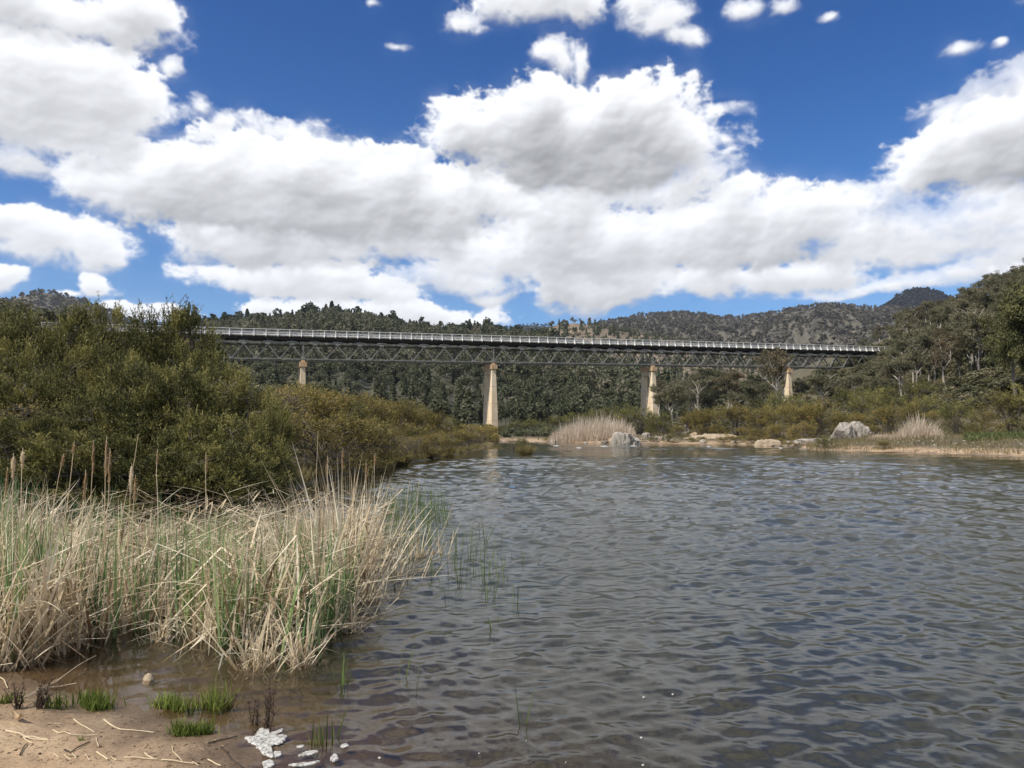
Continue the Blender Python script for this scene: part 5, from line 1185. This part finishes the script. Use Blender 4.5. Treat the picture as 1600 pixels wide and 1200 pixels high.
def foam(pts, lab, seed, h=.005, group='foam patches on the water'):
    g = np.random.default_rng(seed); P_ = np.array([gp(a, b)[:2] for a, b in pts]); c = P_.mean(0); n = len(P_)
    k = 14; t = np.linspace(0, n, n * k, endpoint=False); i = t.astype(int) % n; f_ = (t - t.astype(int))[:, None]
    p0, p1, p2, p3 = P_[(i - 1) % n], P_[i], P_[(i + 1) % n], P_[(i + 2) % n]
    B_ = .5 * (2 * p1 + (p2 - p0) * f_ + (2 * p0 - 5 * p1 + 4 * p2 - p3) * f_ ** 2 + (3 * p1 - 3 * p2 + p0 * -1 + p3) * f_ ** 3) - c
    ang = np.arctan2(B_[:, 1], B_[:, 0]); R0 = np.hypot(B_[:, 0], B_[:, 1]).mean()
    B_ = B_ + R0 * .22 * np.stack([fbm(B_[:, 0] / R0 * 3 + seed, B_[:, 1] / R0 * 3, 4, seed), fbm(B_[:, 0] / R0 * 3, B_[:, 1] / R0 * 3 + seed, 4, seed + 9)], -1)
    h = h * .5; rings = [(1.0, -.004), (.97, h * .5), (.90, h * .9), (.6, h * 1.1), (.25, h)]
    v = np.concatenate([np.concatenate([B_ * s_, np.full((n * k, 1), z) + g.normal(size=(n * k, 1)) * h * .10], 1) for s_, z in rings] + [np.array([[0, 0, h]])])
    m_ = n * k; mb = MB(); q = [(r * m_ + j, r * m_ + (j + 1) % m_, (r + 1) * m_ + (j + 1) % m_, (r + 1) * m_ + j) for r in range(4) for j in range(m_)]
    mb.add(v, q); mb.add(np.zeros((0, 3)), np.zeros((0, 4), int))
    tri = [(4 * m_ + j, 4 * m_ + (j + 1) % m_, 5 * m_) for j in range(m_)]; mb.f.append(np.array(tri))
    o = mb.build('foam', FOAM, smooth=True); o.location = (c[0], c[1], .004); return tag(o, lab, 'foam', group)
foam([(382, 1154), (398, 1150), (408, 1139), (418, 1141), (420, 1146), (442, 1139), (440, 1144), (424, 1150), (447, 1150), (443, 1160), (428, 1164), (420, 1170), (425, 1182), (412, 1180), (400, 1166)], 'large branching patch of white foam at the water edge by the dead weed', 1, .008)
foam([(428, 1176), (437, 1175), (440, 1180), (430, 1184)], 'small round foam blob under the large patch', 2)
foam([(466, 1182), (480, 1175), (498, 1174), (486, 1180)], 'slanting foam streak right of the small round blob', 3)
foam([(516, 1186), (524, 1180), (529, 1188), (520, 1191)], 'rounded foam lump nearest the bottom edge', 4, .016)
foam([(450, 1196), (480, 1192), (502, 1190), (478, 1197)], 'long thin foam streak along the bottom edge', 5)
foam([(410, 1192), (424, 1188), (428, 1196), (415, 1201)], 'foam scrap at the bottom edge below the large patch', 6)
foam([(532, 1166), (540, 1163), (545, 1166), (536, 1169)], 'small bright foam dab right of the grass sprig', 8)
foam([(463, 1167), (474, 1165), (474, 1168), (465, 1169)], 'thin foam fleck above the slanting streak', 9)
fl_ = np.random.default_rng(9)
for k in range(10):
    px = fl_.uniform(590, 1120); py = fl_.uniform(1120, 1198) if px < 900 else fl_.uniform(1040, 1198); w = fl_.uniform(.9, 2.4)
    foam([(px - w, py), (px, py - w * .4), (px + w, py), (px, py + w * .35)], 'tiny foam fleck floating on the rippled foreground water', 20 + k, .004, 'tiny foam flecks on the foreground water')
for k, (px, py, w) in enumerate(((945, 697.5, 6), (990, 697, 5), (870, 697, 4), (905, 700, 4), (1220, 700.5, 4), (1108, 698, 3))):
    foam([(px - w, py), (px, py - .8), (px + w, py), (px, py + .7)], 'white riffle foam streak on the far water in front of the boulders', 60 + k, .09, 'riffle foam on the far water')
# ------------------------------------------------------------------ sky, clouds, sun
SUN_EL, SUN_AZ = R(50), None
to_sun = unit([-.55, -.38, .75]); SUN_EL = math.asin(to_sun[2]); SUN_ROT = math.atan2(to_sun[0], to_sun[1])
w = bpy.data.worlds.new("World"); bpy.context.scene.world = w; w.use_nodes = True
nt = w.node_tree; nt.nodes.clear(); N = lambda t, **k: _n(nt, t, k); L = nt.links.new
sky = N('ShaderNodeTexSky', sky_type='NISHITA', sun_disc=False, sun_elevation=SUN_EL, sun_rotation=SUN_ROT, altitude=300, air_density=1.0, dust_density=.35, ozone_density=2.2)
al, B, _A, _E = cloud_map()
im = bpy.data.images.new('cloud_field', al.shape[1], al.shape[0], float_buffer=True, is_data=True)
buf = np.ones(al.shape + (4,), np.float32); buf[..., 0] = al; buf[..., 1] = B; buf[..., 2] = 0
im.pixels.foreach_set(buf.ravel())
tc = N('ShaderNodeTexCoord'); sx = N('ShaderNodeSeparateXYZ'); L(tc.outputs['Generated'], sx.inputs[0])
a2 = N('ShaderNodeMath', operation='ARCTAN2'); L(sx.outputs[0], a2.inputs[0]); L(sx.outputs[1], a2.inputs[1])
es = N('ShaderNodeMath', operation='ARCSINE'); L(sx.outputs[2], es.inputs[0])
u = N('ShaderNodeMapRange', clamp=False); u.inputs[1].default_value = -R(AZ); u.inputs[2].default_value = R(AZ); L(a2.outputs[0], u.inputs[0])
v = N('ShaderNodeMapRange', clamp=False); v.inputs[1].default_value = R(EL0); v.inputs[2].default_value = R(EL); L(es.outputs[0], v.inputs[0])
cx = N('ShaderNodeCombineXYZ'); L(u.outputs[0], cx.inputs[0]); L(v.outputs[0], cx.inputs[1])
ti = N('ShaderNodeTexImage', image=im, extension='MIRROR', interpolation='Cubic'); L(cx.outputs[0], ti.inputs[0])
sc = N('ShaderNodeSeparateColor'); L(ti.outputs['Color'], sc.inputs[0])
CLOUD = 9.3
cc = N('ShaderNodeMix', data_type='RGBA'); cc.inputs[6].default_value = (0, 0, 0, 1); cc.inputs[7].default_value = (CLOUD * .965, CLOUD * .98, CLOUD * 1.02, 1); cc.clamp_factor = False
pw = N('ShaderNodeMath', operation='POWER'); pw.inputs[1].default_value = 1.8; L(sc.outputs[1], pw.inputs[0]); L(pw.outputs[0], cc.inputs[0])
hs = N('ShaderNodeHueSaturation'); hs.inputs['Saturation'].default_value = 1.24; hs.inputs['Value'].default_value = 1.0; tn = N('ShaderNodeMix', data_type='RGBA', blend_type='MULTIPLY'); tn.inputs[0].default_value = 1; tg = N('ShaderNodeMapRange', interpolation_type='SMOOTHSTEP'); tg.inputs[1].default_value = R(3); tg.inputs[2].default_value = R(32); L(es.outputs[0], tg.inputs[0]); tm = N('ShaderNodeMix', data_type='RGBA'); L(tg.outputs[0], tm.inputs[0]); tm.inputs[6].default_value = (.86, .96, 1.15, 1); tm.inputs[7].default_value = (.62, .70, .95, 1); L(tm.outputs[2], tn.inputs[7]); L(sky.outputs[0], tn.inputs[6]); L(tn.outputs[2], hs.inputs['Color'])
mx = N('ShaderNodeMix', data_type='RGBA'); L(sc.outputs[0], mx.inputs[0]); L(hs.outputs[0], mx.inputs[6]); L(cc.outputs[2], mx.inputs[7])
bg = N('ShaderNodeBackground', i_Strength=.09); L(mx.outputs[2], bg.inputs[0]); o = N('ShaderNodeOutputWorld'); L(bg.outputs[0], o.inputs[0])
w.cycles.sampling_method = 'MANUAL'; w.cycles.sample_map_resolution = 1024
sd = bpy.data.lights.new('sun', 'SUN'); sd.energy = 4.2; sd.angle = R(.53); sd.color = (1, .955, .88)
so = bpy.data.objects.new('sun', sd); C.objects.link(so); so.rotation_euler = Vector(tuple(to_sun)).to_track_quat('Z', 'Y').to_euler(); so.location = (-50, -40, 90)
hz = MB(); hz.box((-4400, -4400, -4), (4400, 4400, 720)); hv, nt, N, L = mat('valley_air')
pv = N('ShaderNodeVolumePrincipled'); pv.inputs['Color'].default_value = (.80, .87, 1, 1); pv.inputs['Density'].default_value = .00005; pv.inputs['Anisotropy'].default_value = .2
o = N('ShaderNodeOutputMaterial'); L(pv.outputs[0], o.inputs['Volume']); hz = hz.build('haze', hv); hz['kind'] = 'stuff'
s = bpy.context.scene
s.view_settings.view_transform = 'Standard'; s.view_settings.look = 'None'; s.view_settings.exposure = .35; s.view_settings.gamma = 1
s.render.engine = 'CYCLES'
c = s.cycles
c.max_bounces = 6; c.volume_bounces = 0; c.diffuse_bounces = 2; c.glossy_bounces = 3; c.transmission_bounces = 3; c.transparent_max_bounces = 8; c.caustics_reflective = False; c.caustics_refractive = False
c.use_adaptive_sampling = True; c.adaptive_threshold = .01
c.use_denoising = True; c.denoiser = 'OPENIMAGEDENOISE'; c.denoising_input_passes = 'RGB_ALBEDO_NORMAL'; c.denoising_prefilter = 'ACCURATE'
